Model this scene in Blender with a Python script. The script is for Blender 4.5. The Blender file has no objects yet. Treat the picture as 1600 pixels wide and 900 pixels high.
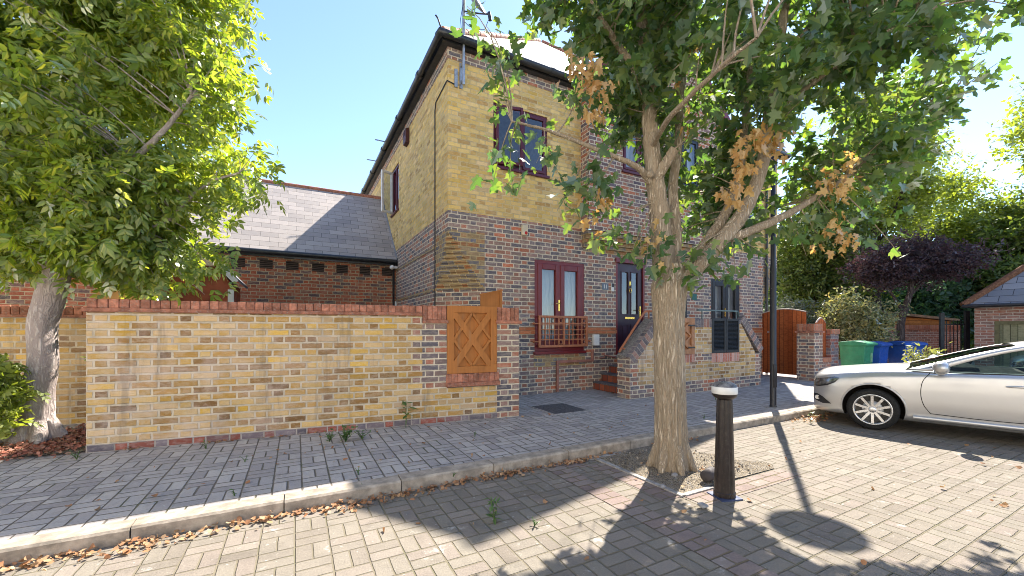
import bpy, bmesh, math, random
import numpy as np
from mathutils import Vector, Matrix
from mathutils.bvhtree import BVHTree
random.seed(7); RNG = np.random.default_rng(11)
R = math.radians
SC = bpy.context.scene
COL = SC.collection
PI = math.pi

# ------------------------------------------------------------------ camera, world, sun, exposure
F = 634.0; EYE = 1.45; HY = 515.0
cd = bpy.data.cameras.new('camera'); cam = bpy.data.objects.new('camera', cd); COL.objects.link(cam)
cam.location = (0, 0, EYE); cam.rotation_euler = (R(90), 0, 0)
cd.sensor_width = 36; cd.lens = 36 * F / 1600; cd.shift_y = (HY - 450) / 1600
cd.clip_start = 0.05; cd.clip_end = 3000
SC.camera = cam
SUN_AZ = (0.495, 0.869); SUN_EL = R(49.2)
wd = bpy.data.worlds.new('World'); SC.world = wd; wd.use_nodes = True
nt = wd.node_tree; bg = nt.nodes['Background']
sky = nt.nodes.new('ShaderNodeTexSky'); sky.sky_type = 'NISHITA'; sky.sun_disc = False
sky.sun_elevation = SUN_EL; sky.sun_rotation = math.atan2(SUN_AZ[0], SUN_AZ[1])
sky.air_density = 0.75; sky.dust_density = 0.1; sky.ozone_density = 1.6; sky.altitude = 0
nt.links.new(sky.outputs[0], bg.inputs[0]); bg.inputs[1].default_value = 0.054
sl = bpy.data.lights.new('sun', 'SUN'); so = bpy.data.objects.new('sun', sl); COL.objects.link(so)
sl.energy = 2.0; sl.angle = R(0.53); sl.color = (1.0, 0.93, 0.82)
sd = Vector((SUN_AZ[0] * math.cos(SUN_EL), SUN_AZ[1] * math.cos(SUN_EL), math.sin(SUN_EL)))
so.rotation_euler = sd.to_track_quat('Z', 'Y').to_euler(); so.location = (10, 15, 25)
SC.view_settings.view_transform = 'Standard'; SC.view_settings.look = 'None'
SC.view_settings.exposure = 2.95; SC.view_settings.gamma = 1.0
SC.view_settings.use_curve_mapping = False
SC.cycles.max_bounces = 10; SC.cycles.diffuse_bounces = 5; SC.cycles.transparent_max_bounces = 24
SC.cycles.transmission_bounces = 6; SC.cycles.glossy_bounces = 4
SC.cycles.sample_clamp_indirect = 6.0
SC.cycles.use_denoising = True; SC.cycles.filter_width = 0.95
SC.render.resolution_x = 1024; SC.render.resolution_y = 576

# ------------------------------------------------------------------ where things stand
U = np.array([0.88256, 0.47020]); W = np.array([-0.47020, 0.88256])       # along / into the house
C0 = np.array([-1.1976, 7.5925])                                          # its front left corner
RZ = math.atan2(U[1], U[0])
def HW(s, w, z=0): p = C0 + U * s + W * w; return Vector((p[0], p[1], z))
def G(px, py, h=0.1):                                                      # a spot on the ground
    Y = F * (EYE - h) / (py - HY); return Vector(((px - 800) / F * Y, Y, h))
def at(px, py, Y): return Vector(((px - 800) / F * Y, Y, EYE + (HY - py) / F * Y))
def onplane(px, py, P, d):
    k = (px - 800) / F; t = (k * P[1] - P[0]) / (d[0] - k * d[1]); Y = P[1] + t * d[1]
    return t, EYE + (HY - py) / F * Y
def hl(px, py, w=0.0): return onplane(px, py, C0 + W * w, U)               # (s, z) on a plane parallel to the front
def ll(px, py, s=0.0): return onplane(px, py, C0 + U * s, W)               # (w, z) on the left flank
WL = np.array([-4.65, 4.43]); WD = np.array([0.928, 0.3725]); WRZ = math.atan2(WD[1], WD[0])
def wl(px, py): return onplane(px, py, WL, WD)

# ------------------------------------------------------------------ object helpers
def thing(name, label, cat, loc=(0, 0, 0), rz=0.0, group=None):
    o = bpy.data.objects.new(name, None); COL.objects.link(o); o.empty_display_size = 0.2
    o.location = loc; o.rotation_euler = (0, 0, rz); o['label'] = label; o['category'] = cat
    if group: o['group'] = group
    return o
def tag(o, label=None, cat=None, group=None, kind=None):
    if label: o['label'] = label
    if cat: o['category'] = cat
    if group: o['group'] = group
    if kind: o['kind'] = kind
    return o
def copy_tree(o, parent=None):
    c = o.copy(); COL.objects.link(c); c.parent = parent
    for ch in list(o.children): copy_tree(ch, c)
    return c

class MB:
    def __init__(s): s.v = []; s.f = []; s.m = []; s.s = []
    def add(s, vs, fs, mat=0, smooth=False):
        b = len(s.v); s.v += [tuple(p) for p in vs]
        for f in fs: s.f.append([b + i for i in f]); s.m.append(mat); s.s.append(smooth)
        return s
    def box(s, x0, x1, y0, y1, z0, z1, mat=0):
        return s.add([(x0,y0,z0),(x1,y0,z0),(x1,y1,z0),(x0,y1,z0),(x0,y0,z1),(x1,y0,z1),(x1,y1,z1),(x0,y1,z1)],
              [(3,2,1,0),(4,5,6,7),(0,1,5,4),(1,2,6,5),(2,3,7,6),(3,0,4,7)], mat)
    def prism(s, poly, a0, a1, axis='y', mat=0, smooth=False):
        n = len(poly)
        def P(p, a): return {'y': (p[0], a, p[1]), 'z': (p[0], p[1], a), 'x': (a, p[0], p[1])}[axis]
        s.add([P(p, a0) for p in poly] + [P(p, a1) for p in poly], [list(range(n)), list(range(2*n-1, n-1, -1))], mat)
        s.add([P(p, a0) for p in poly] + [P(p, a1) for p in poly], [(i, (i+1) % n, n+(i+1) % n, n+i) for i in range(n)], mat, smooth)
        return s
    def quad(s, a, b, c, d, mat=0): return s.add([a, b, c, d], [(0, 1, 2, 3)], mat)
    def bar(s, a, b, wx, wy, mat=0, up=(0, 0, 1)):
        a = Vector(a); b = Vector(b); d = (b - a).normalized(); up = Vector(up)
        if abs(d.dot(up)) > 0.99: up = Vector((0, 1, 0))
        x = d.cross(up).normalized() * wx / 2; y = x.cross(d).normalized() * wy / 2
        return s.add([a-x-y, a+x-y, a+x+y, a-x+y, b-x-y, b+x-y, b+x+y, b-x+y],
              [(0,1,2,3),(7,6,5,4),(0,4,5,1),(1,5,6,2),(2,6,7,3),(3,7,4,0)], mat)
    def tube(s, pts, rad, n=8, mat=0, smooth=True, cap=True, wob=0.0):
        pts = [Vector(p) for p in pts]; k = len(pts)
        if not hasattr(rad, '__len__'): rad = [rad] * k
        t0 = (pts[1] - pts[0]).normalized(); ref = Vector((1, 0, 0)) if abs(t0.x) < 0.9 else Vector((0, 1, 0))
        x = (ref - t0 * ref.dot(t0)).normalized(); vs = []
        for i in range(k):
            t = (pts[min(i+1, k-1)] - pts[max(i-1, 0)]).normalized()
            x = (x - t * x.dot(t)).normalized(); y = t.cross(x)
            for j in range(n):
                a = 2*PI*j/n; r = rad[i]
                if wob: r *= 1 + wob * (0.6*math.sin(3*a + i*0.35) + 0.5*math.sin(7*a - i*0.2) + random.uniform(-.5, .5))
                vs.append(pts[i] + x * (r*math.cos(a)) + y * (r*math.sin(a)))
        fs = [(i*n+j, i*n+(j+1) % n, (i+1)*n+(j+1) % n, (i+1)*n+j) for i in range(k-1) for j in range(n)]
        s.add(vs, fs, mat, smooth)
        if cap: s.add(vs[:n], [list(range(n-1, -1, -1))], mat); s.add(vs[-n:], [list(range(n))], mat)
        return s
    def lathe(s, prof, n=24, c=(0, 0, 0), mat=0, smooth=True, axis='z', rot=0.0, cap=True):
        vs = []
        for r, z in prof:
            for j in range(n):
                a = 2*PI*j/n + rot; x, y = r*math.cos(a), r*math.sin(a)
                p = {'z': (x, y, z), 'y': (x, z, y), 'x': (z, x, y)}[axis]
                vs.append((c[0]+p[0], c[1]+p[1], c[2]+p[2]))
        k = len(prof)
        s.add(vs, [(i*n+j, i*n+(j+1) % n, (i+1)*n+(j+1) % n, (i+1)*n+j) for i in range(k-1) for j in range(n)], mat, smooth)
        if cap and prof[0][0] > 1e-4: s.add(vs[:n], [list(range(n))], mat)
        if cap and prof[-1][0] > 1e-4: s.add(vs[-n:], [list(range(n))], mat)
        return s
    def ring(s, x0, x1, z0, z1, t, y0, y1, mat=0):                        # a rectangular frame, butted corners
        s.box(x0, x0+t, y0, y1, z0, z1, mat); s.box(x1-t, x1, y0, y1, z0, z1, mat)
        s.box(x0+t, x1-t, y0, y1, z0, z0+t, mat); s.box(x0+t, x1-t, y0, y1, z1-t, z1, mat); return s
    def sheet(s, x0, x1, z0, z1, holes=(), y=0.0, dep=0.1, mat=0, axis='y'):
        xs = sorted({x0, x1} | {h[0] for h in holes} | {h[1] for h in holes})
        zs = sorted({z0, z1} | {h[2] for h in holes} | {h[3] for h in holes})
        P = (lambda a, d, z: (a, d, z)) if axis == 'y' else (lambda a, d, z: (d, a, z))
        for i in range(len(xs)-1):
            for j in range(len(zs)-1):
                cx = (xs[i]+xs[i+1])/2; cz = (zs[j]+zs[j+1])/2
                if cx < x0 or cx > x1 or cz < z0 or cz > z1: continue
                if any(h[0] < cx < h[1] and h[2] < cz < h[3] for h in holes): continue
                s.quad(P(xs[i], y, zs[j]), P(xs[i+1], y, zs[j]), P(xs[i+1], y, zs[j+1]), P(xs[i], y, zs[j+1]), mat)
        for a, b, c, d in holes:
            c2 = max(c, z0); d2 = min(d, z1)
            s.quad(P(a, y, c2), P(a, y+dep, c2), P(a, y+dep, d2), P(a, y, d2), mat)
            s.quad(P(b, y, c2), P(b, y+dep, c2), P(b, y+dep, d2), P(b, y, d2), mat)
            if c >= z0: s.quad(P(a, y, c), P(b, y, c), P(b, y+dep, c), P(a, y+dep, c), mat)
            if d <= z1: s.quad(P(a, y, d), P(b, y, d), P(b, y+dep, d), P(a, y+dep, d), mat)
        return s
    def build(s, name, mats, parent=None, bevel=0.0, off=(0, 0, 0), norm=True, seg=2):
        me = bpy.data.meshes.new(name)
        me.from_pydata([(p[0]-off[0], p[1]-off[1], p[2]-off[2]) for p in s.v], [], s.f)
        if not isinstance(mats, (list, tuple)): mats = [mats]
        for m in mats: me.materials.append(m)
        me.polygons.foreach_set('material_index', s.m); me.polygons.foreach_set('use_smooth', s.s)
        if norm:
            bm = bmesh.new(); bm.from_mesh(me)
            bmesh.ops.remove_doubles(bm, verts=bm.verts, dist=1e-5) if bevel else None
            bmesh.ops.recalc_face_normals(bm, faces=bm.faces); bm.to_mesh(me); bm.free()
        autouv(me)
        o = bpy.data.objects.new(name, me); COL.objects.link(o)
        if parent: o.parent = parent
        if bevel:
            b = o.modifiers.new('bevel', 'BEVEL'); b.width = bevel; b.segments = seg; b.limit_method = 'ANGLE'; b.angle_limit = R(40)
        return o
def autouv(me):                                                             # metres along and up every face
    uv = me.uv_layers.new(name='UVMap')
    nl = len(me.loops); vi = np.empty(nl, np.int32); me.loops.foreach_get('vertex_index', vi)
    co = np.empty(len(me.vertices)*3); me.vertices.foreach_get('co', co); co = co.reshape(-1, 3)
    npol = len(me.polygons); nor = np.empty(npol*3); me.polygons.foreach_get('normal', nor); nor = nor.reshape(-1, 3)
    tot = np.empty(npol, np.int32); me.polygons.foreach_get('loop_total', tot)
    n = np.repeat(nor, tot, axis=0); flat = np.abs(n[:, 2]) > 0.985
    t = np.stack([-n[:, 1], n[:, 0], np.zeros(nl)], 1); ln = np.linalg.norm(t, axis=1, keepdims=True); t = t/np.maximum(ln, 1e-6)
    t[flat] = (1, 0, 0); b = np.cross(n, t); b[flat] = (0, 1, 0)
    p = co[vi]; out = np.stack([(p*t).sum(1), (p*b).sum(1)], 1); uv.data.foreach_set('uv', out.ravel())

# ------------------------------------------------------------------ materials
class MT:
    def __init__(s, name, rough=0.8, spec=0.3, metal=0.0):
        s.mat = bpy.data.materials.new(name); s.mat.use_nodes = True; s.nt = s.mat.node_tree
        s.b = s.nt.nodes['Principled BSDF']; s.out = s.nt.nodes['Material Output']
        s.b.inputs['Roughness'].default_value = rough; s.b.inputs['Metallic'].default_value = metal
        s.b.inputs['Specular IOR Level'].default_value = spec
    def n(s, t, **k):
        x = s.nt.nodes.new(t)
        for a, v in k.items(): setattr(x, a, v)
        return x
    def put(s, sock, v):
        if isinstance(v, bpy.types.NodeSocket): s.nt.links.new(v, sock)
        elif v is not None: sock.default_value = v
    def m(s, op, a, b=None, c=None, clamp=False):
        x = s.n('ShaderNodeMath', operation=op, use_clamp=clamp)
        s.put(x.inputs[0], a); s.put(x.inputs[1], b); s.put(x.inputs[2], c); return x.outputs[0]
    def mr(s, v, a, b, c=0.0, d=1.0, smooth=True):
        x = s.n('ShaderNodeMapRange', interpolation_type='SMOOTHSTEP' if smooth else 'LINEAR')
        for i, q in enumerate((v, a, b, c, d)): s.put(x.inputs[i], q)
        return x.outputs[0]
    def mix(s, f, a, b, mode='MIX'):
        x = s.n('ShaderNodeMix', data_type='RGBA', blend_type=mode)
        def c4(v): return v if isinstance(v, bpy.types.NodeSocket) else (v[0], v[1], v[2], 1)
        s.put(x.inputs[0], f); s.put(x.inputs[6], c4(a)); s.put(x.inputs[7], c4(b)); return x.outputs[2]
    def fmix(s, f, a, b): return s.m('ADD', s.m('MULTIPLY', f, b), s.m('MULTIPLY', s.m('SUBTRACT', 1.0, f), a))
    def xyz(s, a, b=0.0, c=0.0):
        x = s.n('ShaderNodeCombineXYZ'); s.put(x.inputs[0], a); s.put(x.inputs[1], b); s.put(x.inputs[2], c); return x.outputs[0]
    def uv(s):
        x = s.n('ShaderNodeUVMap'); y = s.n('ShaderNodeSeparateXYZ'); s.nt.links.new(x.outputs[0], y.inputs[0])
        return y.outputs[0], y.outputs[1]
    def obj(s, scale=(1, 1, 1)):
        x = s.n('ShaderNodeTexCoord'); y = s.n('ShaderNodeMapping'); y.inputs['Scale'].default_value = scale
        s.nt.links.new(x.outputs['Object'], y.inputs[0]); return y.outputs[0]
    def pos(s): return s.n('ShaderNodeNewGeometry').outputs['Position']
    def noise(s, v, scale, detail=3, rough=0.55, dist=0.0):
        x = s.n('ShaderNodeTexNoise'); s.put(x.inputs['Vector'], v); x.inputs['Scale'].default_value = scale
        x.inputs['Detail'].default_value = detail; x.inputs['Roughness'].default_value = rough; x.inputs['Distortion'].default_value = dist
        return x.outputs[0]
    def white(s, v):
        x = s.n('ShaderNodeTexWhiteNoise', noise_dimensions='3D'); s.put(x.inputs[0], v); return x.outputs[0]
    def ramp(s, f, stops, interp='LINEAR'):
        x = s.n('ShaderNodeValToRGB'); x.color_ramp.interpolation = interp; e = x.color_ramp.elements
        while len(e) < len(stops): e.new(0.5)
        for i, (p, c) in enumerate(stops): e[i].position = p; e[i].color = (c[0], c[1], c[2], 1)
        s.put(x.inputs[0], f); return x.outputs[0]
    def bump(s, h, strength=0.5, dist=0.01):
        x = s.n('ShaderNodeBump'); x.inputs['Strength'].default_value = strength; x.inputs['Distance'].default_value = dist
        s.put(x.inputs['Height'], h); s.nt.links.new(x.outputs[0], s.b.inputs['Normal'])
    def col(s, c): s.put(s.b.inputs['Base Color'], c if isinstance(c, bpy.types.NodeSocket) else (c[0], c[1], c[2], 1))
    def rough(s, r): s.put(s.b.inputs['Roughness'], r)
    def brick(s, mode, L, h, seed=0.0, wob=0.004, turn=False, hdr=None):
        """edge distance, id vector, u, v of a bond measured in metres"""
        u, v = s.uv()
        if turn: u, v = v, u
        if wob:
            p = s.xyz(u, v, seed); nz = s.noise(p, 9.0, 2); nz2 = s.noise(s.xyz(v, u, seed+3), 9.0, 2)
            u0, v0 = u, v
            u = s.m('ADD', u, s.m('MULTIPLY', s.m('SUBTRACT', nz, 0.5), wob*2)); v = s.m('ADD', v, s.m('MULTIPLY', s.m('SUBTRACT', nz2, 0.5), wob*2))
        if mode in ('flemish', 'stretcher', 'stack'):
            H = L/2 if mode == 'flemish' else 0.0
            P = L + H
            row = s.m('FLOOR', s.m('DIVIDE', v, h)); fv = s.m('MULTIPLY', s.m('FRACT', s.m('DIVIDE', v, h)), h)
            if mode == 'stack': off = 0.0
            else: off = s.m('MULTIPLY', s.m('MODULO', s.m('ADD', row, 1000.0), 2.0), P*0.5)
            uu = s.m('DIVIDE', s.m('ADD', u, off), P); i = s.m('FLOOR', uu); fu = s.m('MULTIPLY', s.m('FRACT', uu), P)
            if mode == 'flemish':
                isH = s.m('GREATER_THAN', fu, L); du = s.m('SUBTRACT', fu, s.m('MULTIPLY', isH, L)); wid = s.m('SUBTRACT', L, s.m('MULTIPLY', isH, L-H))
            else: isH = 0.0; du = fu; wid = P
            ex = s.m('MINIMUM', du, s.m('SUBTRACT', wid, du)); ey = s.m('MINIMUM', fv, s.m('SUBTRACT', h, fv))
            idv = s.xyz(s.m('ADD', s.m('MULTIPLY', i, 2.0), isH), row, seed); s.isH = isH
        elif mode == 'herring':
            a = s.m('DIVIDE', u, h); b = s.m('DIVIDE', v, h); i = s.m('FLOOR', a); j = s.m('FLOOR', b); fx = s.m('FRACT', a); fy = s.m('FRACT', b)
            k = s.m('MODULO', s.m('ADD', s.m('SUBTRACT', i, j), 4000.0), 4.0)
            ver = s.m('GREATER_THAN', k, 1.5); kh = s.m('MULTIPLY', s.m('SUBTRACT', 1.0, ver), k); k2 = s.m('COMPARE', k, 2.0, 0.3)
            lu = s.m('ADD', s.m('MULTIPLY', s.m('SUBTRACT', 1.0, ver), s.m('ADD', fx, kh)), s.m('MULTIPLY', ver, s.m('ADD', fy, k2)))
            lv = s.m('ADD', s.m('MULTIPLY', s.m('SUBTRACT', 1.0, ver), fy), s.m('MULTIPLY', ver, fx))
            ex = s.m('MULTIPLY', s.m('MINIMUM', lu, s.m('SUBTRACT', 2.0, lu)), h); ey = s.m('MULTIPLY', s.m('MINIMUM', lv, s.m('SUBTRACT', 1.0, lv)), h)
            idv = s.xyz(s.m('SUBTRACT', i, kh), s.m('SUBTRACT', j, k2), s.m('ADD', ver, seed)); s.isH = ver
        else:  # basket
            c = 2*h; a = s.m('DIVIDE', u, c); b = s.m('DIVIDE', v, c); i = s.m('FLOOR', a); j = s.m('FLOOR', b); fx = s.m('MULTIPLY', s.m('FRACT', a), 2.0); fy = s.m('MULTIPLY', s.m('FRACT', b), 2.0)
            par = s.m('MODULO', s.m('ADD', s.m('ADD', i, j), 2000.0), 2.0); q = s.m('SUBTRACT', 1.0, par)
            lu = s.m('ADD', s.m('MULTIPLY', q, fx), s.m('MULTIPLY', par, fy)); lvv = s.m('ADD', s.m('MULTIPLY', q, fy), s.m('MULTIPLY', par, fx))
            half = s.m('FLOOR', lvv); lv = s.m('FRACT', lvv)
            ex = s.m('MULTIPLY', s.m('MINIMUM', lu, s.m('SUBTRACT', 2.0, lu)), h); ey = s.m('MULTIPLY', s.m('MINIMUM', lv, s.m('SUBTRACT', 1.0, lv)), h)
            idv = s.xyz(i, j, s.m('ADD', half, seed)); s.isH = par
        s.u, s.v = u, v
        return s.m('MINIMUM', ex, ey), idv

def brick_mat(name, stops, mortar, mode='flemish', L=0.2535, h=0.0845, joint=0.0065, seed=1.0, rough=0.85, wob=0.004, bump=0.9, speck=0.35, var=0.35, turn=False, hdr=None, dirt=0.25, dcol=(0.06, 0.05, 0.045), blotch=0.4, bleach=0.0, streak=0.0, bleach_end=False):
    t = MT(name, rough, 0.2)
    e, idv = t.brick(mode, L, h, seed, wob, turn)
    rnd = t.white(idv)
    c = t.ramp(rnd, stops)
    if hdr:
        c = t.mix(t.m('MULTIPLY', t.isH, hdr[0]), c, t.ramp(t.white(t.xyz(t.m('ADD', rnd, 3.1), rnd, 5.0)), hdr[1]))
    p = t.obj()
    fine = t.noise(p, 55.0, 4, 0.7); mid = t.noise(p, 7.0, 3)
    c = t.mix(t.mr(fine, 0.60, 0.72, 0.0, speck), c, (0.05, 0.04, 0.04))
    patch = t.noise(t.xyz(t.u, t.m('MULTIPLY', t.v, 2.2), t.m('MULTIPLY', rnd, 40.0)), 11.0, 4, 0.65)
    c = t.mix(t.mr(patch, 0.42, 0.68, 0.0, blotch), c, t.mix(t.mr(patch, 0.6, 0.8), mortar, stops[0][1]))
    c = t.mix(t.mr(patch, 0.22, 0.42, blotch*0.7, 0.0), c, stops[0][1])
    val = t.m('ADD', 1.0 - var*0.5, t.m('MULTIPLY', t.white(t.xyz(rnd, 2.0, 7.0)), var))
    val = t.m('MULTIPLY', val, t.m('ADD', 0.75, t.m('MULTIPLY', fine, 0.5)))
    hs = t.n('ShaderNodeHueSaturation'); t.put(hs.inputs['Color'], c); t.put(hs.inputs['Value'], val); c = hs.outputs[0]
    mcol = t.mix(t.mr(mid, 0.35, 0.7), mortar, [x*0.72 for x in mortar])
    jw = t.m('ADD', joint*0.45, t.m('MULTIPLY', t.noise(p, 26.0, 3), joint*1.25))
    mask = t.mr(e, jw, t.m('ADD', jw, 0.004))
    c = t.mix(mask, mcol, c)
    big = t.noise(p, 1.3, 4, 0.65)
    c = t.mix(t.mr(big, 0.52, 0.78, 0.0, dirt), c, dcol)
    if bleach: c = t.mix(t.m('MULTIPLY', t.mr(t.noise(t.obj((1, 1, 1.6)), 1.9, 6, 0.7), 0.40, 0.66, 0.0, bleach), t.mr(t.u, 0.5, 3.6, 1.0, 0.25) if bleach_end else 1.0), c, (0.62, 0.50, 0.45))
    if streak: c = t.mix(t.mr(t.noise(t.obj((5.0, 5.0, 0.5)), 1.0, 5, 0.7), 0.53, 0.70, 0.0, streak), c, (0.15, 0.12, 0.09))
    t.col(c)
    t.bump(t.m('ADD', t.m('MULTIPLY', mask, 1.0), t.m('ADD', t.m('MULTIPLY', fine, 0.35), t.m('MULTIPLY', rnd, 0.2))), bump, 0.008)
    return t.mat

def board_mat(name, c, rough=0.6):
    t = MT(name, rough, 0.3); g = t.noise(t.obj((30, 30, 2.0)), 1.0, 5, 0.65); w = t.noise(t.obj(), 3.0, 4)
    cc = t.mix(t.mr(g, 0.3, 0.7), [x*0.88 for x in c], [min(1, x*1.08) for x in c]); cc = t.mix(t.mr(w, 0.52, 0.72, 0, 0.30), cc, [x*0.5 for x in c]); cc = t.mix(t.mr(t.noise(t.obj((9, 9, 0.8)), 1.0, 4, 0.6), 0.60, 0.72, 0, 0.35), cc, (0.30, 0.2, 0.12))
    t.col(cc); t.bump(g, 0.15, 0.003); return t.mat
def plain(name, c, rough=0.5, spec=0.4, metal=0.0, nscale=8.0, var=0.25, bump=0.0, bs=60.0, coat=0.0, dust=0.0, each=0.0):
    t = MT(name, rough, spec, metal); p = t.obj()
    nz = t.noise(p, nscale, 5, 0.65)
    cc = t.mix(t.mr(nz, 0.3, 0.75), [x*(1-var) for x in c], [min(1, x*(1+var*0.6)) for x in c])
    if each:
        hs = t.n('ShaderNodeHueSaturation'); t.put(hs.inputs['Color'], cc); t.put(hs.inputs['Value'], t.m('ADD', 1-each, t.m('MULTIPLY', t.n('ShaderNodeNewGeometry').outputs['Random Per Island'], 2*each))); cc = hs.outputs[0]
    if dust: cc = t.mix(t.mr(t.noise(p, nscale*3.1, 4, 0.7), 0.5, 0.75, 0, dust), cc, (0.3, 0.26, 0.22))
    t.col(cc); t.rough(t.mr(t.noise(p, nscale*2.3, 3), 0.3, 0.7, rough*0.8, min(1, rough*1.25)))
    if bump: t.bump(t.noise(p, bs, 4, 0.6), bump, 0.006)
    if coat: t.b.inputs['Coat Weight'].default_value = coat; t.b.inputs['Coat Roughness'].default_value = 0.05
    return t.mat

M = {}
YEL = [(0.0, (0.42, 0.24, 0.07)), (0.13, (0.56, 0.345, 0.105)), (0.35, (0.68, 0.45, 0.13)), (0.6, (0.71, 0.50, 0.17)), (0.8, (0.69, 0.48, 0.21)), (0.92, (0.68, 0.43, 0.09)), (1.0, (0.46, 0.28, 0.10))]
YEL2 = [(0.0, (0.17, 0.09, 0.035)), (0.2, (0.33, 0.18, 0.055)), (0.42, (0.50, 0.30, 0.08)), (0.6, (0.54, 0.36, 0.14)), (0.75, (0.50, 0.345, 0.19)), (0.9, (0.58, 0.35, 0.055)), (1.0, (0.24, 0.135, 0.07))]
PUR = [(0.0, (0.10, 0.095, 0.115)), (0.3, (0.15, 0.13, 0.14)), (0.55, (0.22, 0.16, 0.15)), (0.8, (0.28, 0.175, 0.14)), (0.93, (0.36, 0.155, 0.10)), (1.0, (0.46, 0.13, 0.06))]
PURH = [(0.0, (0.13, 0.115, 0.13)), (0.5, (0.25, 0.165, 0.15)), (0.8, (0.38, 0.155, 0.09)), (1.0, (0.47, 0.14, 0.06))]
RED = [(0.0, (0.10, 0.075, 0.08)), (0.4, (0.16, 0.09, 0.085)), (0.55, (0.30, 0.10, 0.06)), (1.0, (0.42, 0.10, 0.045))]
REDH = [(0.0, (0.30, 0.09, 0.05)), (1.0, (0.46, 0.11, 0.045))]
M['yellow'] = brick_mat('yellow_stock_brick', YEL, (0.68, 0.52, 0.26), seed=1.0, speck=0.3, dirt=0.12, streak=0.12, bleach=0.15)
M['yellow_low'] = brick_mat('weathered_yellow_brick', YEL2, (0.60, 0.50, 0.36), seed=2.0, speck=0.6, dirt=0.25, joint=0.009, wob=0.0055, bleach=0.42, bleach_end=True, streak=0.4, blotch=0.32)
M['purple'] = brick_mat('purple_mixed_brick', PUR, (0.66, 0.56, 0.43), seed=3.0, hdr=(0.7, PURH), dirt=0.08, streak=0.12, bleach=0.0, joint=0.0075, blotch=0.25)
M['purple_corbel'] = brick_mat('corbel_brick', [(0, (0.13, 0.13, 0.16)), (0.35, (0.20, 0.17, 0.15)), (0.7, (0.30, 0.20, 0.10)), (1, (0.36, 0.14, 0.06))], (0.50, 0.38, 0.20), seed=3.5, dirt=0.2)
M['bayred'] = brick_mat('bay_mixed_brick', [(0, (0.12, 0.10, 0.12)), (0.5, (0.24, 0.14, 0.12)), (0.75, (0.38, 0.14, 0.08)), (1, (0.44, 0.14, 0.07))], (0.66, 0.56, 0.43), seed=4.0, hdr=(0.5, PURH), dirt=0.08, joint=0.008, blotch=0.22)
M['annex'] = brick_mat('dark_red_flemish_brick', RED, (0.46, 0.36, 0.23), seed=5.0, hdr=(0.9, REDH), dirt=0.25)
M['garage'] = brick_mat('garage_brick', [(0, (0.26, 0.12, 0.09)), (0.5, (0.36, 0.15, 0.10)), (1, (0.24, 0.15, 0.13))], (0.55, 0.48, 0.42), mode='stretcher', seed=6.0, dirt=0.15)
M['plinth'] = brick_mat('blue_red_plinth_brick', [(0, (0.12, 0.105, 0.125)), (0.5, (0.18, 0.145, 0.16)), (0.62, (0.24, 0.08, 0.06)), (1, (0.30, 0.08, 0.05))], (0.38, 0.33, 0.30), seed=7.0, L=0.24)
M['soldier'] = brick_mat('red_soldier_coping', [(0, (0.30, 0.10, 0.06)), (0.5, (0.40, 0.15, 0.085)), (1, (0.45, 0.21, 0.13))], (0.42, 0.30, 0.22), mode='stack', L=0.094, h=10.0, joint=0.003, seed=8.0, wob=0.003, speck=0.2, dirt=0.35, dcol=(0.22, 0.17, 0.14))
M['soldier_red'] = brick_mat('red_soldier_course', [(0, (0.34, 0.10, 0.06)), (0.6, (0.46, 0.16, 0.10)), (1, (0.55, 0.33, 0.26))], (0.56, 0.44, 0.38), mode='stack', L=0.085, h=10.0, joint=0.0055, seed=9.0, wob=0.003, dirt=0.2, dcol=(0.4, 0.34, 0.3))
M['soldier_blue'] = brick_mat('blue_soldier_coping', [(0, (0.10, 0.095, 0.11)), (0.6, (0.19, 0.15, 0.15)), (1, (0.32, 0.15, 0.11))], (0.42, 0.36, 0.30), mode='stack', L=0.094, h=10.0, joint=0.004, seed=9.5, wob=0.003, dirt=0.25)
M['terra'] = plain('terracotta_tile', (0.40, 0.165, 0.105), 0.85, 0.2, nscale=14, var=0.45, bump=0.5, dust=0.75, each=0.3)
M['terra_band'] = brick_mat('terracotta_band', [(0, (0.40, 0.12, 0.05)), (1, (0.50, 0.17, 0.075))], (0.46, 0.28, 0.16), mode='stretcher', L=0.2535, h=0.075, joint=0.003, seed=10.0, dirt=0.15)
M['stone_top'] = plain('grey_render_top', (0.25, 0.23, 0.21), 0.95, 0.2, nscale=25, var=0.5, bump=0.6, bs=90)
M['riser'] = brick_mat('red_quarry_riser', [(0, (0.24, 0.055, 0.03)), (1, (0.36, 0.10, 0.05))], (0.10, 0.08, 0.07), mode='stack', L=0.17, h=10.0, joint=0.005, seed=11.0, dirt=0.3)
M['tread'] = plain('slate_tread', (0.13, 0.12, 0.125), 0.8, 0.3, nscale=18, var=0.4, bump=0.3)
M['wine'] = plain('wine_red_frame', (0.16, 0.016, 0.018), 0.35, 0.4, nscale=2, var=0.08)
M['plum'] = plain('plum_frame', (0.10, 0.018, 0.032), 0.35, 0.4, nscale=2, var=0.08)
M['door'] = plain('dark_plum_door', (0.040, 0.014, 0.026), 0.35, 0.4, nscale=2, var=0.1)
M['black'] = plain('black_paint', (0.014, 0.014, 0.018), 0.4, 0.5, nscale=9, var=0.3)
M['blackshut'] = plain('black_shutter_paint', (0.020, 0.024, 0.028), 0.5, 0.4, nscale=9, var=0.3)
M['gutter'] = plain('black_gutter_plastic', (0.022, 0.024, 0.028), 0.35, 0.5, nscale=7, var=0.35, dust=0.15)
M['white'] = plain('white_plastic', (0.72, 0.71, 0.68), 0.45, 0.5, nscale=9, var=0.12)
M['cream'] = plain('cream_paint', (0.66, 0.55, 0.38), 0.6, 0.4, nscale=6, var=0.2)
M['brass'] = plain('brass', (0.80, 0.52, 0.12), 0.25, 0.5, metal=1.0, nscale=20, var=0.15)
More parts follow.
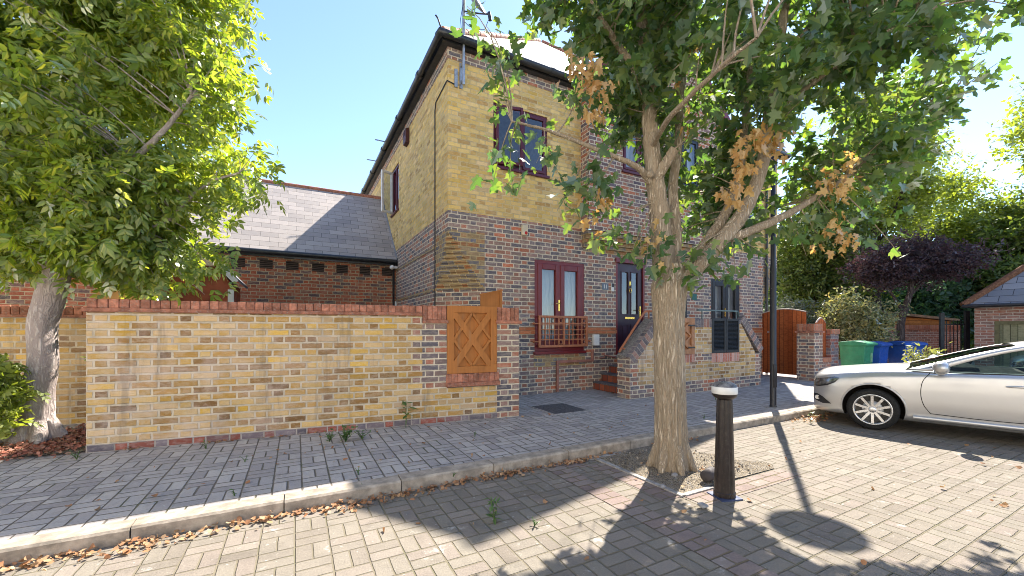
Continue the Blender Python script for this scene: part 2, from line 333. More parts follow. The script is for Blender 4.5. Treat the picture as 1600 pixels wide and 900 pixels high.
M['tan'] = board_mat('ochre_brown_paint', (0.40, 0.15, 0.036))
M['tanrail'] = plain('terracotta_paint_metal', (0.40, 0.14, 0.06), 0.5, 0.4, nscale=9, var=0.2)
M['redpaint'] = plain('pink_red_pipe_paint', (0.34, 0.15, 0.11), 0.6, 0.35, nscale=9, var=0.25)
M['steel'] = plain('galvanised_steel', (0.45, 0.46, 0.47), 0.4, 0.5, metal=0.8, nscale=18, var=0.3)
M['brown_box'] = plain('dark_brown_plastic', (0.075, 0.022, 0.018), 0.5, 0.4)
M['dark'] = plain('dark_interior', (0.025, 0.022, 0.02), 0.9, 0.2)
M['room'] = plain('room_wall', (0.16, 0.15, 0.14), 0.9, 0.2)
M['greenrail'] = plain('grey_green_metal', (0.10, 0.16, 0.16), 0.45, 0.5)
M['plaque'] = plain('slate_plaque', (0.15, 0.19, 0.23), 0.6, 0.4)
M['iron'] = plain('iron_cover', (0.085, 0.082, 0.085), 0.75, 0.4, nscale=20, var=0.4, bump=0.8, bs=120)
def curtain_mat():
    t = MT('pale_curtain', 0.9, 0.1); u, v = t.uv()
    wv = t.m('SINE', t.m('MULTIPLY', t.m('ADD', u, t.m('MULTIPLY', t.noise(t.xyz(u, v, 0), 3.0, 2), 0.12)), 55.0))
    t.col(t.mix(t.mr(wv, -1, 1, 0.0, 0.35), (0.62, 0.61, 0.60), (0.42, 0.42, 0.43))); t.bump(wv, 0.6, 0.02); return t.mat
M['curtain'] = curtain_mat()
def glass_mat(name, tint=(0.85, 0.9, 0.9), base=0.1):
    t = MT(name); nt = t.nt; nt.nodes.remove(t.b)
    tr = t.n('ShaderNodeBsdfTransparent'); tr.inputs[0].default_value = (*tint, 1); gl = t.n('ShaderNodeBsdfGlossy'); gl.inputs['Roughness'].default_value = 0.01
    fr = t.n('ShaderNodeLayerWeight'); fr.inputs[0].default_value = .5; mx = t.n('ShaderNodeMixShader')
    geo = t.n('ShaderNodeNewGeometry')
    f = t.m('ADD', t.m('MULTIPLY', t.m('POWER', fr.outputs['Facing'], 3.5), .95), base, clamp=True)
    bp = t.n('ShaderNodeBump'); bp.inputs['Strength'].default_value = 0.02; bp.inputs['Distance'].default_value = 0.02
    t.put(bp.inputs['Height'], t.noise(t.obj(), 2.5, 1)); nt.links.new(bp.outputs[0], gl.inputs['Normal'])
    nt.links.new(f, mx.inputs[0]); nt.links.new(tr.outputs[0], mx.inputs[1]); nt.links.new(gl.outputs[0], mx.inputs[2])
    nt.links.new(mx.outputs[0], t.out.inputs[0]); return t.mat
M['glass'] = glass_mat('window_glass', (0.75, 0.8, 0.82), 0.14)
M['carglass'] = glass_mat('car_glass', (0.55, 0.68, 0.64), 0.03); M['screen'] = glass_mat('windscreen_glass', (0.6, 0.68, 0.66), 0.45)
def slate_mat(name, stops, L, h, seed, lichen=0.3, joint=0.004):
    t = MT(name, 0.6, 0.35); e, idv = t.brick('stretcher', L, h, seed, 0.003)
    rnd = t.white(idv); c = t.ramp(rnd, stops); p = t.obj(); f = t.noise(p, 40, 4, 0.7); big = t.noise(p, 1.6, 4)
    c = t.mix(t.mr(t.noise(p, 6.0, 5, 0.75), 0.60, 0.72, 0, lichen), c, (0.12, 0.085, 0.04))
    c = t.mix(t.mr(big, 0.4, 0.7, 0, 0.3), c, [x*1.3 for x in stops[0][1]])
    mask = t.mr(e, joint*0.5, joint*1.2); c = t.mix(mask, (0.03, 0.03, 0.035), c)
    hs = t.n('ShaderNodeHueSaturation'); t.put(hs.inputs['Color'], c); t.put(hs.inputs['Value'], t.m('ADD', 0.8, t.m('MULTIPLY', f, 0.4))); t.col(hs.outputs[0])
    fv = t.m('FRACT', t.m('DIVIDE', t.v, h))
    t.bump(t.m('ADD', t.m('MULTIPLY', t.m('SUBTRACT', 1.0, fv), 1.2), t.m('ADD', mask, t.m('MULTIPLY', rnd, 0.5))), 0.7, 0.008); return t.mat
M['slate'] = slate_mat('grey_slate', [(0, (0.31, 0.275, 0.255)), (0.5, (0.38, 0.335, 0.305)), (1, (0.44, 0.385, 0.35))], 0.40, 0.20, 21)
M['rooftile'] = slate_mat('brown_roof_tile', [(0, (0.20, 0.14, 0.10)), (0.5, (0.25, 0.18, 0.13)), (1, (0.23, 0.15, 0.105))], 0.28, 0.17, 22, 0.3)
M['garslate'] = slate_mat('garage_slate', [(0, (0.16, 0.17, 0.19)), (0.5, (0.22, 0.23, 0.25)), (1, (0.28, 0.28, 0.29))], 0.5, 0.26, 23, 0.2, joint=0.008)
M['moss'] = plain('mossy_hip_tile', (0.22, 0.11, 0.065), 0.95, 0.1, nscale=20, var=0.5, bump=0.8, bs=40)

def paver_mat(name, mode, h, stops, joint_c, seed, joint=0.005, moss=0.0, pale=0.5, stain=0.3):
    t = MT(name, 0.9, 0.2); e, idv = t.brick(mode, 2*h, h, seed, 0.0035)
    p = t.obj(); e = t.m('SUBTRACT', e, t.mr(t.noise(p, 38, 3, 0.7), 0.55, 0.8, 0, 0.006))
    rnd = t.white(idv); c = t.ramp(rnd, stops)
    f = t.noise(p, 70, 4, 0.7); mid = t.noise(p, 5, 5, 0.7); big = t.noise(p, 0.55, 4, 0.6)
    c = t.mix(t.mr(big, 0.42, 0.68, 0, 0.45), c, stops[-1][1])
    c = t.mix(t.mr(t.noise(p, 2.1, 6, 0.75), 0.5, 0.72, 0, stain), c, [x*0.5 for x in stops[0][1]])
    c = t.mix(t.mr(mid, 0.60, 0.70, 0, pale), c, (0.42, 0.40, 0.37))
    c = t.mix(t.mr(t.noise(p, 23, 3, 0.6), 0.66, 0.72, 0, pale*0.7), c, (0.50, 0.48, 0.44))
    hs = t.n('ShaderNodeHueSaturation'); t.put(hs.inputs['Color'], c); t.put(hs.inputs['Value'], t.m('ADD', 0.68, t.m('MULTIPLY', f, 0.64))); c = hs.outputs[0]
    jn = t.noise(p, 4.5, 3); jw = t.m('ADD', joint*0.45, t.m('MULTIPLY', t.mr(jn, 0.3, 0.75), joint*0.95)); mask = t.mr(e, jw, t.m('ADD', jw, 0.005))
    jc = t.mix(t.mr(t.noise(p, 3.0, 4), 0.52, 0.66, 0, moss), joint_c, (0.085, 0.10, 0.03))
    c = t.mix(mask, jc, c)
    t.col(c); t.bump(t.m('ADD', t.m('MULTIPLY', mask, 1.1), t.m('ADD', t.m('MULTIPLY', f, 0.6), t.m('ADD', t.m('MULTIPLY', rnd, 0.8), t.m('MULTIPLY', t.noise(p, 3.0, 2), 4.0)))), 1.0, 0.010); return t.mat
M['road'] = paver_mat('road_block_paving', 'basket', 0.105, [(0, (0.175, 0.15, 0.123)), (0.2, (0.195, 0.17, 0.14)), (0.6, (0.21, 0.187, 0.153)), (0.85, (0.208, 0.175, 0.148)), (1, (0.24, 0.21, 0.175))], (0.18, 0.155, 0.11), 31, 0.003, 0.3, 0.6, 0.45)
M['roadpink'] = paver_mat('pink_block_paving', 'stretcher', 0.112, [(0, (0.19, 0.145, 0.13)), (0.6, (0.23, 0.175, 0.155)), (1, (0.25, 0.21, 0.18))], (0.17, 0.135, 0.085), 32, 0.004, 0.3, 0.35)
M['pave'] = paver_mat('pavement_block_paving', 'basket', 0.112, [(0, (0.30, 0.275, 0.265)), (0.5, (0.37, 0.34, 0.32)), (1, (0.44, 0.405, 0.375))], (0.16, 0.14, 0.115), 33, 0.0035, 0.5, 0.7, 0.45)
M['kerb'] = plain('concrete_kerb', (0.36, 0.305, 0.245), 0.92, 0.2, nscale=9, var=0.4, bump=0.5, bs=110, dust=0.2)
M['edging'] = plain('pale_concrete_edging', (0.34, 0.32, 0.30), 0.92, 0.2, nscale=15, var=0.4, bump=0.4, bs=80)
M['earth'] = plain('far_ground', (0.14, 0.13, 0.09), 0.95, 0.1, nscale=1.5, var=0.4)
def soil_mat():
    t = MT('dry_soil_grit', 0.95, 0.1); p = t.obj(); a = t.noise(p, 9, 6, 0.75); b = t.noise(p, 90, 3, 0.7); w = t.n('ShaderNodeTexVoronoi'); t.put(w.inputs[0], p); w.inputs['Scale'].default_value = 70
    c = t.ramp(a, [(0.3, (0.20, 0.16, 0.12)), (0.46, (0.36, 0.30, 0.22)), (0.62, (0.48, 0.41, 0.31))]); c = t.mix(t.mr(b, 0.45, 0.6), c, (0.10, 0.085, 0.07)); c = t.mix(t.mr(w.outputs['Color'], 0.7, 0.8, 0, 0.6), c, (0.36, 0.34, 0.32))
    t.col(c); t.bump(t.m('ADD', b, t.m('MULTIPLY', w.outputs[0], -1.5)), 1.0, 0.02); return t.mat
M['soil'] = soil_mat()

def bark_mat(name, lo, mid, hi, sc=(16, 16, 2.2), strength=1.0):
    t = MT(name, 0.92, 0.15); p = t.obj(sc); a = t.noise(p, 1.0, 5, 0.6, 0.8); q = t.obj((1, 1, 1)); b = t.noise(q, 60, 4, 0.7); d = t.noise(q, 2.5, 3)
    r = t.m('ABSOLUTE', t.m('SUBTRACT', a, 0.5)); r = t.mr(r, 0.0, 0.16)
    c = t.mix(r, lo, t.mix(t.mr(d, 0.35, 0.65), mid, hi)); c = t.mix(t.mr(b, 0.5, 0.75, 0, 0.35), c, [x*0.6 for x in mid])
    t.col(c); t.bump(t.m('ADD', r, t.m('MULTIPLY', b, 0.35)), strength, 0.022); return t.mat
M['bark'] = bark_mat('maple_bark', (0.34, 0.265, 0.185), (0.56, 0.46, 0.34), (0.63, 0.535, 0.415), (34, 34, 3.6), 0.8)
M['barkgrey'] = bark_mat('grey_smooth_bark', (0.34, 0.28, 0.26), (0.50, 0.42, 0.39), (0.58, 0.51, 0.475), (20, 20, 5), 0.55)
M['barkdark'] = bark_mat('dark_bark', (0.06, 0.045, 0.04), (0.17, 0.13, 0.115), (0.24, 0.19, 0.17))
def leaf_mat(name, cols, trans=0.45, tcol=None, gloss=0.12, rough=0.45):
    t = MT(name); nt = t.nt; nt.nodes.remove(t.b)
    geo = t.n('ShaderNodeNewGeometry'); rnd = geo.outputs['Random Per Island']
    st = [(i/(len(cols)-1), c) for i, c in enumerate(cols)]
    c = t.ramp(rnd, st)
    c = t.mix(t.mr(t.noise(t.obj(), 1.1, 2), 0.35, 0.65, 0, 0.35), c, cols[0])
    tc = t.mix(1.0, c, tcol or (1.25, 1.35, 0.55), 'MULTIPLY')
    df = t.n('ShaderNodeBsdfDiffuse'); tl = t.n('ShaderNodeBsdfTranslucent'); gl = t.n('ShaderNodeBsdfGlossy'); gl.inputs['Roughness'].default_value = rough
    nt.links.new(c, df.inputs[0]); nt.links.new(tc, tl.inputs[0])
    m1 = t.n('ShaderNodeMixShader'); m1.inputs[0].default_value = trans; nt.links.new(df.outputs[0], m1.inputs[1]); nt.links.new(tl.outputs[0], m1.inputs[2])
    fr = t.n('ShaderNodeLayerWeight'); fr.inputs[0].default_value = 0.3
    m2 = t.n('ShaderNodeMixShader'); nt.links.new(t.m('ADD', t.m('MULTIPLY', fr.outputs[0], gloss*2), gloss*0.4, clamp=True), m2.inputs[0]); nt.links.new(m1.outputs[0], m2.inputs[1]); nt.links.new(gl.outputs[0], m2.inputs[2])
    nt.links.new(m2.outputs[0], t.out.inputs[0]); return t.mat
M['leaf_maple'] = leaf_mat('maple_leaf', [(0.060, 0.13, 0.065), (0.085, 0.165, 0.065), (0.125, 0.20, 0.06), (0.21, 0.26, 0.07)], 0.55, (1.8, 1.75, 0.5), 0.10)
M['leaf_dead'] = leaf_mat('dry_brown_leaf', [(0.40, 0.22, 0.07), (0.56, 0.38, 0.15), (0.66, 0.50, 0.24), (0.50, 0.29, 0.09), (0.68, 0.55, 0.32)], 0.45, (1.3, 1.1, 0.7), 0.05)
M['leaf_ash'] = leaf_mat('ashleaf_maple_leaf', [(0.11, 0.19, 0.035), (0.17, 0.26, 0.05), (0.24, 0.33, 0.07), (0.42, 0.44, 0.12)], 0.6, (2.0, 1.75, 0.45), 0.10, 0.4)
M['leaf_far'] = leaf_mat('woodland_leaf', [(0.08, 0.13, 0.04), (0.12, 0.18, 0.05), (0.17, 0.23, 0.055), (0.25, 0.30, 0.08)], 0.55, (1.6, 1.5, 0.5), 0.06)
M['leaf_blue'] = leaf_mat('blue_green_leaf', [(0.05, 0.11, 0.07), (0.08, 0.15, 0.08), (0.12, 0.20, 0.08)], 0.5, (1.4, 1.5, 0.7), 0.06)
M['leaf_lime'] = leaf_mat('lime_leaf', [(0.16, 0.22, 0.04), (0.25, 0.31, 0.06), (0.35, 0.40, 0.09)], 0.58, (1.6, 1.5, 0.5), 0.06)
M['leaf_purple'] = leaf_mat('purple_leaf', [(0.045, 0.026, 0.036), (0.07, 0.04, 0.05), (0.10, 0.06, 0.062), (0.08, 0.08, 0.085)], 0.4, (1.5, 1.0, 0.9), 0.05, 0.6)
M['leaf_varieg'] = leaf_mat('variegated_leaf', [(0.10, 0.14, 0.05), (0.22, 0.24, 0.09), (0.46, 0.44, 0.24), (0.50, 0.40, 0.10)], 0.35, (1.2, 1.2, 0.6))
M['leaf_grey'] = leaf_mat('grey_green_leaf', [(0.09, 0.12, 0.075), (0.13, 0.16, 0.10), (0.17, 0.19, 0.13)], 0.3, (1.1, 1.2, 0.8))
M['leaf_yellow'] = leaf_mat('golden_leaf', [(0.22, 0.24, 0.05), (0.34, 0.34, 0.10), (0.42, 0.42, 0.20)], 0.45, (1.2, 1.2, 0.5))
M['weed'] = leaf_mat('weed_leaf', [(0.05, 0.12, 0.025), (0.09, 0.18, 0.04), (0.16, 0.22, 0.07)], 0.45)
M['weedpale'] = leaf_mat('silver_weed', [(0.16, 0.20, 0.13), (0.24, 0.27, 0.18)], 0.3)
M['litter'] = leaf_mat('fallen_leaf', [(0.26, 0.12, 0.06), (0.38, 0.22, 0.12), (0.48, 0.33, 0.20), (0.34, 0.16, 0.08), (0.42, 0.28, 0.15)], 0.15, (1.1, 1.0, 0.7), 0.03)
M['litterpink'] = leaf_mat('red_fallen_leaf', [(0.28, 0.10, 0.07), (0.40, 0.17, 0.12), (0.38, 0.23, 0.16), (0.30, 0.12, 0.08)], 0.15, (1.1, 1.0, 0.8), 0.03)

# ================================================================== THE SETTING
def ground_obj(name, mb, mat, loc=None, rz=RZ, kind='structure'):
    o = mb.build(name, mat, norm=False); o.location = loc or (C0[0], C0[1], 0); o.rotation_euler = (0, 0, rz); o['kind'] = kind; return o
def hsheet(x0, x1, y0, y1, z, nx=1, ny=1):
    mb = MB()
    for i in range(nx):
        for j in range(ny):
            a = x0+(x1-x0)*i/nx; b = x0+(x1-x0)*(i+1)/nx; c = y0+(y1-y0)*j/ny; d = y0+(y1-y0)*(j+1)/ny
            mb.quad((a, c, z), (b, c, z), (b, d, z), (a, d, z))
    return mb
ground_obj('ground', hsheet(-900, 900, -900, 900, -0.02), M['earth'])
ground_obj('road', hsheet(-30, 45, -30, 3.5, 0.0), M['road'])
mbp = MB()
for (x0, x1, y0, y1) in ((-0.22, 0.0, -12, -3.62), (-30, 45, -12.3, -12.08)): mbp.quad((x0, y0, .004), (x1, y0, .004), (x1, y1, .004), (x0, y1, .004))
for (x0, x1, y0, y1) in ((0.24, 0.46, -4.85, -3.85), (0.46, 1.9, -5.07, -4.85), (0.0, 0.24, -3.85, -3.63)): mbp.quad((x0, y0, .004), (x1, y0, .004), (x1, y1, .004), (x0, y1, .004))
ground_obj('paving', mbp, M['roadpink'])
ground_obj('pavement', MB().box(-30, 45, -3.45, 14, -0.15, 0.10), M['pave'])
mb = MB(); x = -9.0
while x < 30:
    dz = random.uniform(-.004, .004); dy = random.uniform(-.005, .005)
    mb.prism([(-3.6+dy, -0.2), (-3.6+dy, .088+dz), (-3.585+dy, .104+dz), (-3.447+dy, .108+dz), (-3.447+dy, -.2)], x+.004, x+.911, 'x'); x += .915
ground_obj('kerb', mb, M['kerb'])
mb = MB(); n = 26                                                            # grit bed round the maple, ragged on its right
def pit_r(y): return 1.78 + 0.16*math.sin(y*5.1) + 0.08*math.sin(y*13.0)
ys = [-4.82 + (4.82-3.64)*i/n for i in range(n+1)]
for i in range(n):
    for j in range(20):
        f0, f1 = j/20, (j+1)/20
        def pp(y, q): 
            xx = .48 + (pit_r(y)-.48)*q; return (xx, y, .007 + .028*math.exp(-((xx-1.0)**2+(y+4.3)**2)/.22)*(1+.3*math.sin(9*xx+7*y)))
        mb.quad(pp(ys[i], f0), pp(ys[i], f1), pp(ys[i+1], f1), pp(ys[i+1], f0))
soil = ground_obj('soil', mb, M['soil'])
mb = MB().box(.425, .475, -4.86, -3.72, -.05, .016).box(.475, .85, -4.87, -4.825, -.05, .015).box(.36, 1.0, -3.70, -3.64, -.05, .012)
ground_obj('kerb', mb, M['edging'])
ledge = MB()
for i in range(8):
    for j in range(8):
        def q(i, j): 
            a = -7.6+(-4.72+7.6)*i/8; b = 4.42+1.6*j/8; return (a, b + 0.39*(a+4.7), .106 + .03*math.exp(-((a+5.7)**2+(b-4.9)**2)))
        ledge.quad(q(i, j), q(i+1, j), q(i+1, j+1), q(i, j+1))
o = ledge.build('soil', M['soil'], norm=False); o['kind'] = 'structure'

# ================================================================== THE HOUSE
HL = (C0[0], C0[1], 0.0)
house = thing('brick_house', 'two storey yellow and purple brick house with hipped tiled roof and central gable', 'house', HL, RZ)
HWID = 10.7; HDEP = 10.55; CH = 0.75; ZB = 3.69
FD1 = (1.89, 3.19, 0.98, 2.92); DR1 = (4.12, 5.05, 0.86, 3.12); DR2 = (5.65, 6.58, 0.86, 3.12); FD2 = (7.55, 8.82, 0.98, 2.85)
W1 = (0.94, 2.21, 4.70, 5.96); W4 = (8.49, 9.76, 4.70, 5.96); W2 = (4.05, 5.12, 5.08, 6.3); W3 = (5.58, 6.65, 5.08, 6.3); LW = (4.12, 4.98, 4.80, 6.10)
mb = MB()
mb.sheet(0, HWID, ZB, 6.53, [W1, W4, (3.1, 7.6, ZB+.02, 6.4)], 0, .10)
mb.sheet(0, HDEP, ZB, 6.53, [LW], 0, .10, axis='x')
mb.quad((HWID, 0, ZB), (HWID, HDEP, ZB), (HWID, HDEP, 6.53), (HWID, 0, 6.53)); mb.quad((0, HDEP, .1), (HWID, HDEP, .1), (HWID, HDEP, 6.53), (0, HDEP, 6.53))
mb.build('upper_wall', M['yellow'], house, norm=False)
mb = MB()
mb.sheet(CH, HWID-CH, .06, ZB, [FD1, DR1, DR2, FD2], 0, .10)
mb.sheet(CH, HDEP, .06, ZB, [], 0, .10, axis='x'); mb.quad((HWID, CH, .06), (HWID, HDEP, .06), (HWID, HDEP, ZB), (HWID, CH, ZB))
zc0 = 2.24; nst = 13; hstep = 0.0845
zt = zc0 + nst*hstep
mb.quad((0, 0, zt), (CH, 0, zt), (CH, 0, ZB), (0, 0, ZB)); mb.quad((0, CH, zt), (0, 0, zt), (0, 0, ZB), (0, CH, ZB))
mb.quad((0, CH, .06), (CH, 0, .06), (CH, 0, zc0), (0, CH, zc0))
X2 = HWID
mb.quad((X2-CH, 0, zt), (X2, 0, zt), (X2, 0, ZB), (X2-CH, 0, ZB)); mb.quad((X2, 0, zt), (X2, CH, zt), (X2, CH, ZB), (X2, 0, ZB))
mb.quad((X2-CH, 0, .06), (X2, CH, .06), (X2, CH, zc0), (X2-CH, 0, zc0))
mb.build('lower_wall', M['purple'], house, norm=False)
ml, mr_ = MB(), MB()
for k in range(nst):
    c = max(.02, CH*(1 - (k+0.6)/nst)); z0 = zc0 + k*hstep; z1 = z0 + hstep
    ml.prism([(0, CH), (0, c), (c, 0), (CH, 0)], z0, z1, 'z'); mr_.prism([(X2, CH), (X2-CH, 0), (X2-c, 0), (X2, c)], z0, z1, 'z')
ml.build('corner_corbel', M['purple_corbel'], house); mr_.build('corner_corbel', M['purple_corbel'], house)
# eaves courses, the narrow projecting string on the flank, terracotta band
MB().box(-.012, 3.0, -.012, .2, 6.53, 6.75).box(-.012, .2, .2, HDEP, 6.53, 6.75).build('eaves_band', M['purple'], house); MB().box(7.7, HWID+.012, -.012, .2, 6.53, 6.75).build('eaves_band', M['purple'], house)
for z in (2.24, 3.10): MB().box(-.014, .05, CH, HDEP, z, z+.06).build('string_course', M['purple_corbel'], house)
for a, b in ((CH, 1.885), (3.195, 4.115), (8.825, 9.94)): MB().box(a, b, -.022, .05, 1.44, 1.505).box(a, b, -.038, .05, 1.36, 1.44).build('string_course', M['terra_band'], house, bevel=.005)
for a in (FD1, FD2):
    MB().box(a[0]-.02, a[1]+.02, -.003, .05, .66, .9).build('soldier_course', M['purple_corbel'], house)
# bay with gable
BX0, BX1, BP = 3.09, 7.61, 0.30
GA = 9.2; GS = 0.95
mb = MB()
mb.sheet(BX0, BX1, 3.63, 6.78, [W2, W3], -BP, .10)
cx = (BX0+BX1)/2
mb.quad((BX0, -BP, 6.78), (BX1, -BP, 6.78), (cx+.02, -BP, GA-.08), (cx-.02, -BP, GA-.08))
mb.quad((BX0, 0, 3.63), (BX0, -BP, 3.63), (BX0, -BP, 6.78), (BX0, 0, 6.78)); mb.quad((BX1, 0, 3.63), (BX1, -BP, 3.63), (BX1, -BP, 6.78), (BX1, 0, 6.78))
mb.build('bay_wall', M['bayred'], house, norm=False)
mb = MB()
for k in range(5): mb.box(BX0+.012*(5-k), BX1-.012*(5-k), -BP+.058*(5-k), .02, 3.63-.0845*(5-k)*1.0+.0, 3.63-.0845*(4-k)-.001)
mb.build('bay_corbel', M['purple_corbel'], house)
# roofs
EO = .17; EZ = 6.86; PT = .93
hx = HWID/2; apz = EZ + PT*(HDEP/2+EO)
a, b, c, d = (-EO, -EO, EZ), (HWID+EO, -EO, EZ), (HWID+EO, HDEP+EO, EZ), (-EO, HDEP+EO, EZ)
p, q = (hx-.08, HDEP/2, apz), (hx+.08, HDEP/2, apz)
mb = MB().add([a, b, c, d, p, q], [(0, 1, 5, 4), (1, 2, 5), (2, 3, 4, 5), (3, 0, 4)])
roof = mb.build('roof', M['rooftile'], house)
GZ = GA + .05; gh = 2.45; go = -.46; zl = GZ - GS*gh; wr = (GZ-EZ)/PT - EO
mb = MB()
for sg in (-1, 1):
    mb.add([(cx, go, GZ), (cx+sg*gh, go, zl), (cx+sg*gh, (zl-EZ)/PT-EO, zl), (cx, wr+.1, GZ)], [(0, 1, 2, 3)])
g = mb.build('gable_roof', M['rooftile'], roof); sm = g.modifiers.new('s', 'SOLIDIFY'); sm.thickness = .05; sm.offset = 0
mb = MB()
for sg in (-1, 1): mb.bar((cx+sg*.02, go-.012, GZ-.13), (cx+sg*gh, go-.012, zl-.13), .022, .18)
mb.build('bargeboard', M['wine'], roof)
for e0 in (a, b, c, d):
    mb = MB(); tgt = Vector(p if e0[0] < hx else q); e = Vector(e0); n_ = 22
    for k in range(n_):
        s0 = e.lerp(tgt, k/n_); s1 = e.lerp(tgt, (k+1.04)/n_)
        mb.tube([s0, s1], [.085, .078], 8)
    mb.build('hip_tiles', M['terra'], roof)
MB().tube([(cx, go, GZ), (cx, wr, GZ)], .085, 8).build('ridge_tiles', M['terra'], roof)
MB().box(7.82, HWID+EO-.02, -EO+.035, -EO+.06, EZ-.12, EZ-.01).box(7.82, HWID+EO, -EO+.06, -.013, EZ-.118, EZ-.10).build('fascia', M['gutter'], house)
mb = MB().box(-EO+.02, 2.88, -EO+.035, -EO+.06, EZ-.12, EZ-.01).box(-EO+.035, -EO+.06, -EO+.06, HDEP+EO, EZ-.12, EZ-.01)
mb.box(-EO+.06, 0.0, -EO+.06, HDEP, EZ-.118, EZ-.10).box(0, 2.88, -EO+.06, -.013, EZ-.118, EZ-.10)
mb.build('fascia', M['gutter'], house)
mb = MB(); gx = -EO-.045; gz = EZ-.045
mb.tube([(gx, HDEP+.2, gz), (gx, -.1, gz)], .060, 12); mb.tube([(gx, -.1, gz), (gx, gx, gz), (-.1, gx, gz)], .071, 12); mb.tube([(-.1, gx, gz), (2.86, gx, gz)], .068, 12)
MB().tube([(7.84, gx, gz), (HWID+.25, gx, gz)], .068, 12).build('gutter', M['gutter'], house)
for y in (1.2, 3.2, 5.2, 7.2, 9.2): mb.tube([(gx, y-.05, gz), (gx, y+.05, gz)], .078, 12)
for x in (.85, 2.2): mb.tube([(x-.05, gx, gz), (x+.05, gx, gz)], .078, 12)
mb.tube([(gx+.01, gx-.01, gz+.05), (gx-.05, gx, gz+.22), (gx-.10, gx-.02, gz+.25)], .016, 6)
mb.build('gutter', M['gutter'], house)
for y in (4.6, 6.1): MB().bar((gx-.02, y, gz-.03), (gx-.34, y-.05, gz-.05), .012, .03).build('gutter_bracket', M['steel'], house)
xdp = 10.05
mb = MB().tube([(xdp, gx, gz), (xdp, -.1, gz-.35), (xdp, -.06, gz-.5), (xdp, -.06, 1.2)], .036, 10)
mb.tube([(xdp, -.06, 3.0), (xdp, -.06, 1.0), (xdp-.0, -.06, .12)], .04, 10)
for z in (1.3, 3.0, 4.6, 6.0): mb.tube([(xdp, -.06, z-.04), (xdp, -.06, z+.04)], .05, 10)
mb.build('downpipe', M['gutter'], house)
MB().tube([(-.014, CH+.02, .3), (-.014, CH+.02, 5.9), (-.014, CH-.05, 6.05), (-.014, .05, 6.12), (-.02, -.015, 6.1), (.15, -.02, 6.06)], .011, 6).build('cable', M['black'], house)

def room_box(mb, x0, x1, z0, z1, y0, y1, ax='y'):
    P = (lambda a, d, z: (a, d, z)) if ax == 'y' else (lambda a, d, z: (d, a, z))
    mb.quad(P(x0, y1, z0), P(x1, y1, z0), P(x1, y1, z1), P(x0, y1, z1))
    for x in (x0, x1): mb.quad(P(x, y0, z0), P(x, y1, z0), P(x, y1, z1), P(x, y0, z1))
    for z in (z0, z1): mb.quad(P(x0, y0, z), P(x1, y0, z), P(x1, y1, z), P(x0, y1, z))
def frame_ring(mb, x0, x1, z0, z1, t, y0, y1): mb.ring(x0, x1, z0, z1, t, y0, y1)
def window(parent, h, mat, open_left=0, base=0.0):
    x0, x1, z0, z1 = h; y = base; xm = (x0+x1)/2
    mb = MB(); mb.ring(x0, x1, z0, z1, .06, y+.02, y+.10); mb.box(xm-.035, xm+.035, y+.02, y+.10, z0+.06, z1-.06)
    mb.box(x0-.03, x1+.03, y-.05, y+.02, z0-.05, z0+.005)
    fr = mb.build('window', mat, parent, bevel=.006)
    rb = MB(); room_box(rb, x0+.01, x1-.01, z0+.01, z1-.01, y+.105, y+.9); rb.build('room', M['room'], fr, norm=False)
    for k, (a, b) in enumerate(((x0+.05, xm-.03), (xm+.03, x1-.05))):
        sb = MB(); w = b-a
        sb.ring(0, w, 0, z1-z0-.10, .055, -.012, .05)
        s = sb.build('sash', mat, fr, bevel=.008)
        gb = MB().quad((.055, .015, .055), (w-.055, .015, .055), (w-.055, .015, z1-z0-.155), (.055, .015, z1-z0-.155)); gb.build('pane', M['glass'], s, norm=False)
        s.location = (a, y+.012, z0+.05)
        if k == 0 and open_left: s.location = (a, y-.02, z0+.05); s.rotation_euler = (0, 0, -R(open_left))
    MB().sheet(x0+.02, x1-.02, z0+.02, z1-.02, y=y+.16).build('curtain', M['curtain'], fr, norm=False) if not open_left else None
    return fr
window(house, W1, M['plum'], 14); window(house, W4, M['black'])
window(house, W2, M['plum'], 0, -BP); window(house, W3, M['black'], 0, -BP)
# flank window with its casement swung out
y0, y1, z0, z1 = LW
mb = MB()
def xbox(mb, ya, yb, xa, xb, za, zb): mb.box(xa, xb, ya, yb, za, zb)
for (ya, yb, za, zb) in ((y0, y0+.06, z0, z1), (y1-.06, y1, z0, z1), (y0+.06, y1-.06, z0, z0+.06), (y0+.06, y1-.06, z1-.06, z1), ((y0+y1)/2-.03, (y0+y1)/2+.03, z0+.06, z1-.06)): xbox(mb, ya, yb, .02, .09, za, zb)
xbox(mb, y0-.03, y1+.03, -.05, .02, z0-.05, z0+.005)
fr = mb.build('window', M['plum'], house, bevel=.006)
MB().quad((.05, y0, z0), (.05, (y0+y1)/2, z0), (.05, (y0+y1)/2, z1), (.05, y0, z1)).build('pane', M['glass'], fr, norm=False)
rb = MB(); room_box(rb, y0+.01, y1-.01, z0+.01, z1-.01, .105, .9, 'x'); rb.build('room', M['room'], fr, norm=False)
mb = MB(); wv = (y1-y0)/2-.05; hv = z1-z0-.1
mb.ring(0, wv, 0, hv, .055, -.03, .03)
s = mb.build('sash', M['white'], fr, bevel=.006); MB().quad((.055, 0, .055), (wv-.055, 0, .055), (wv-.055, 0, hv-.055), (.055, 0, hv-.055)).build('pane', M['glass'], s, norm=False)
s.location = (.0, y1-.05, z0+.05); s.rotation_euler = (0, 0, R(180+25))

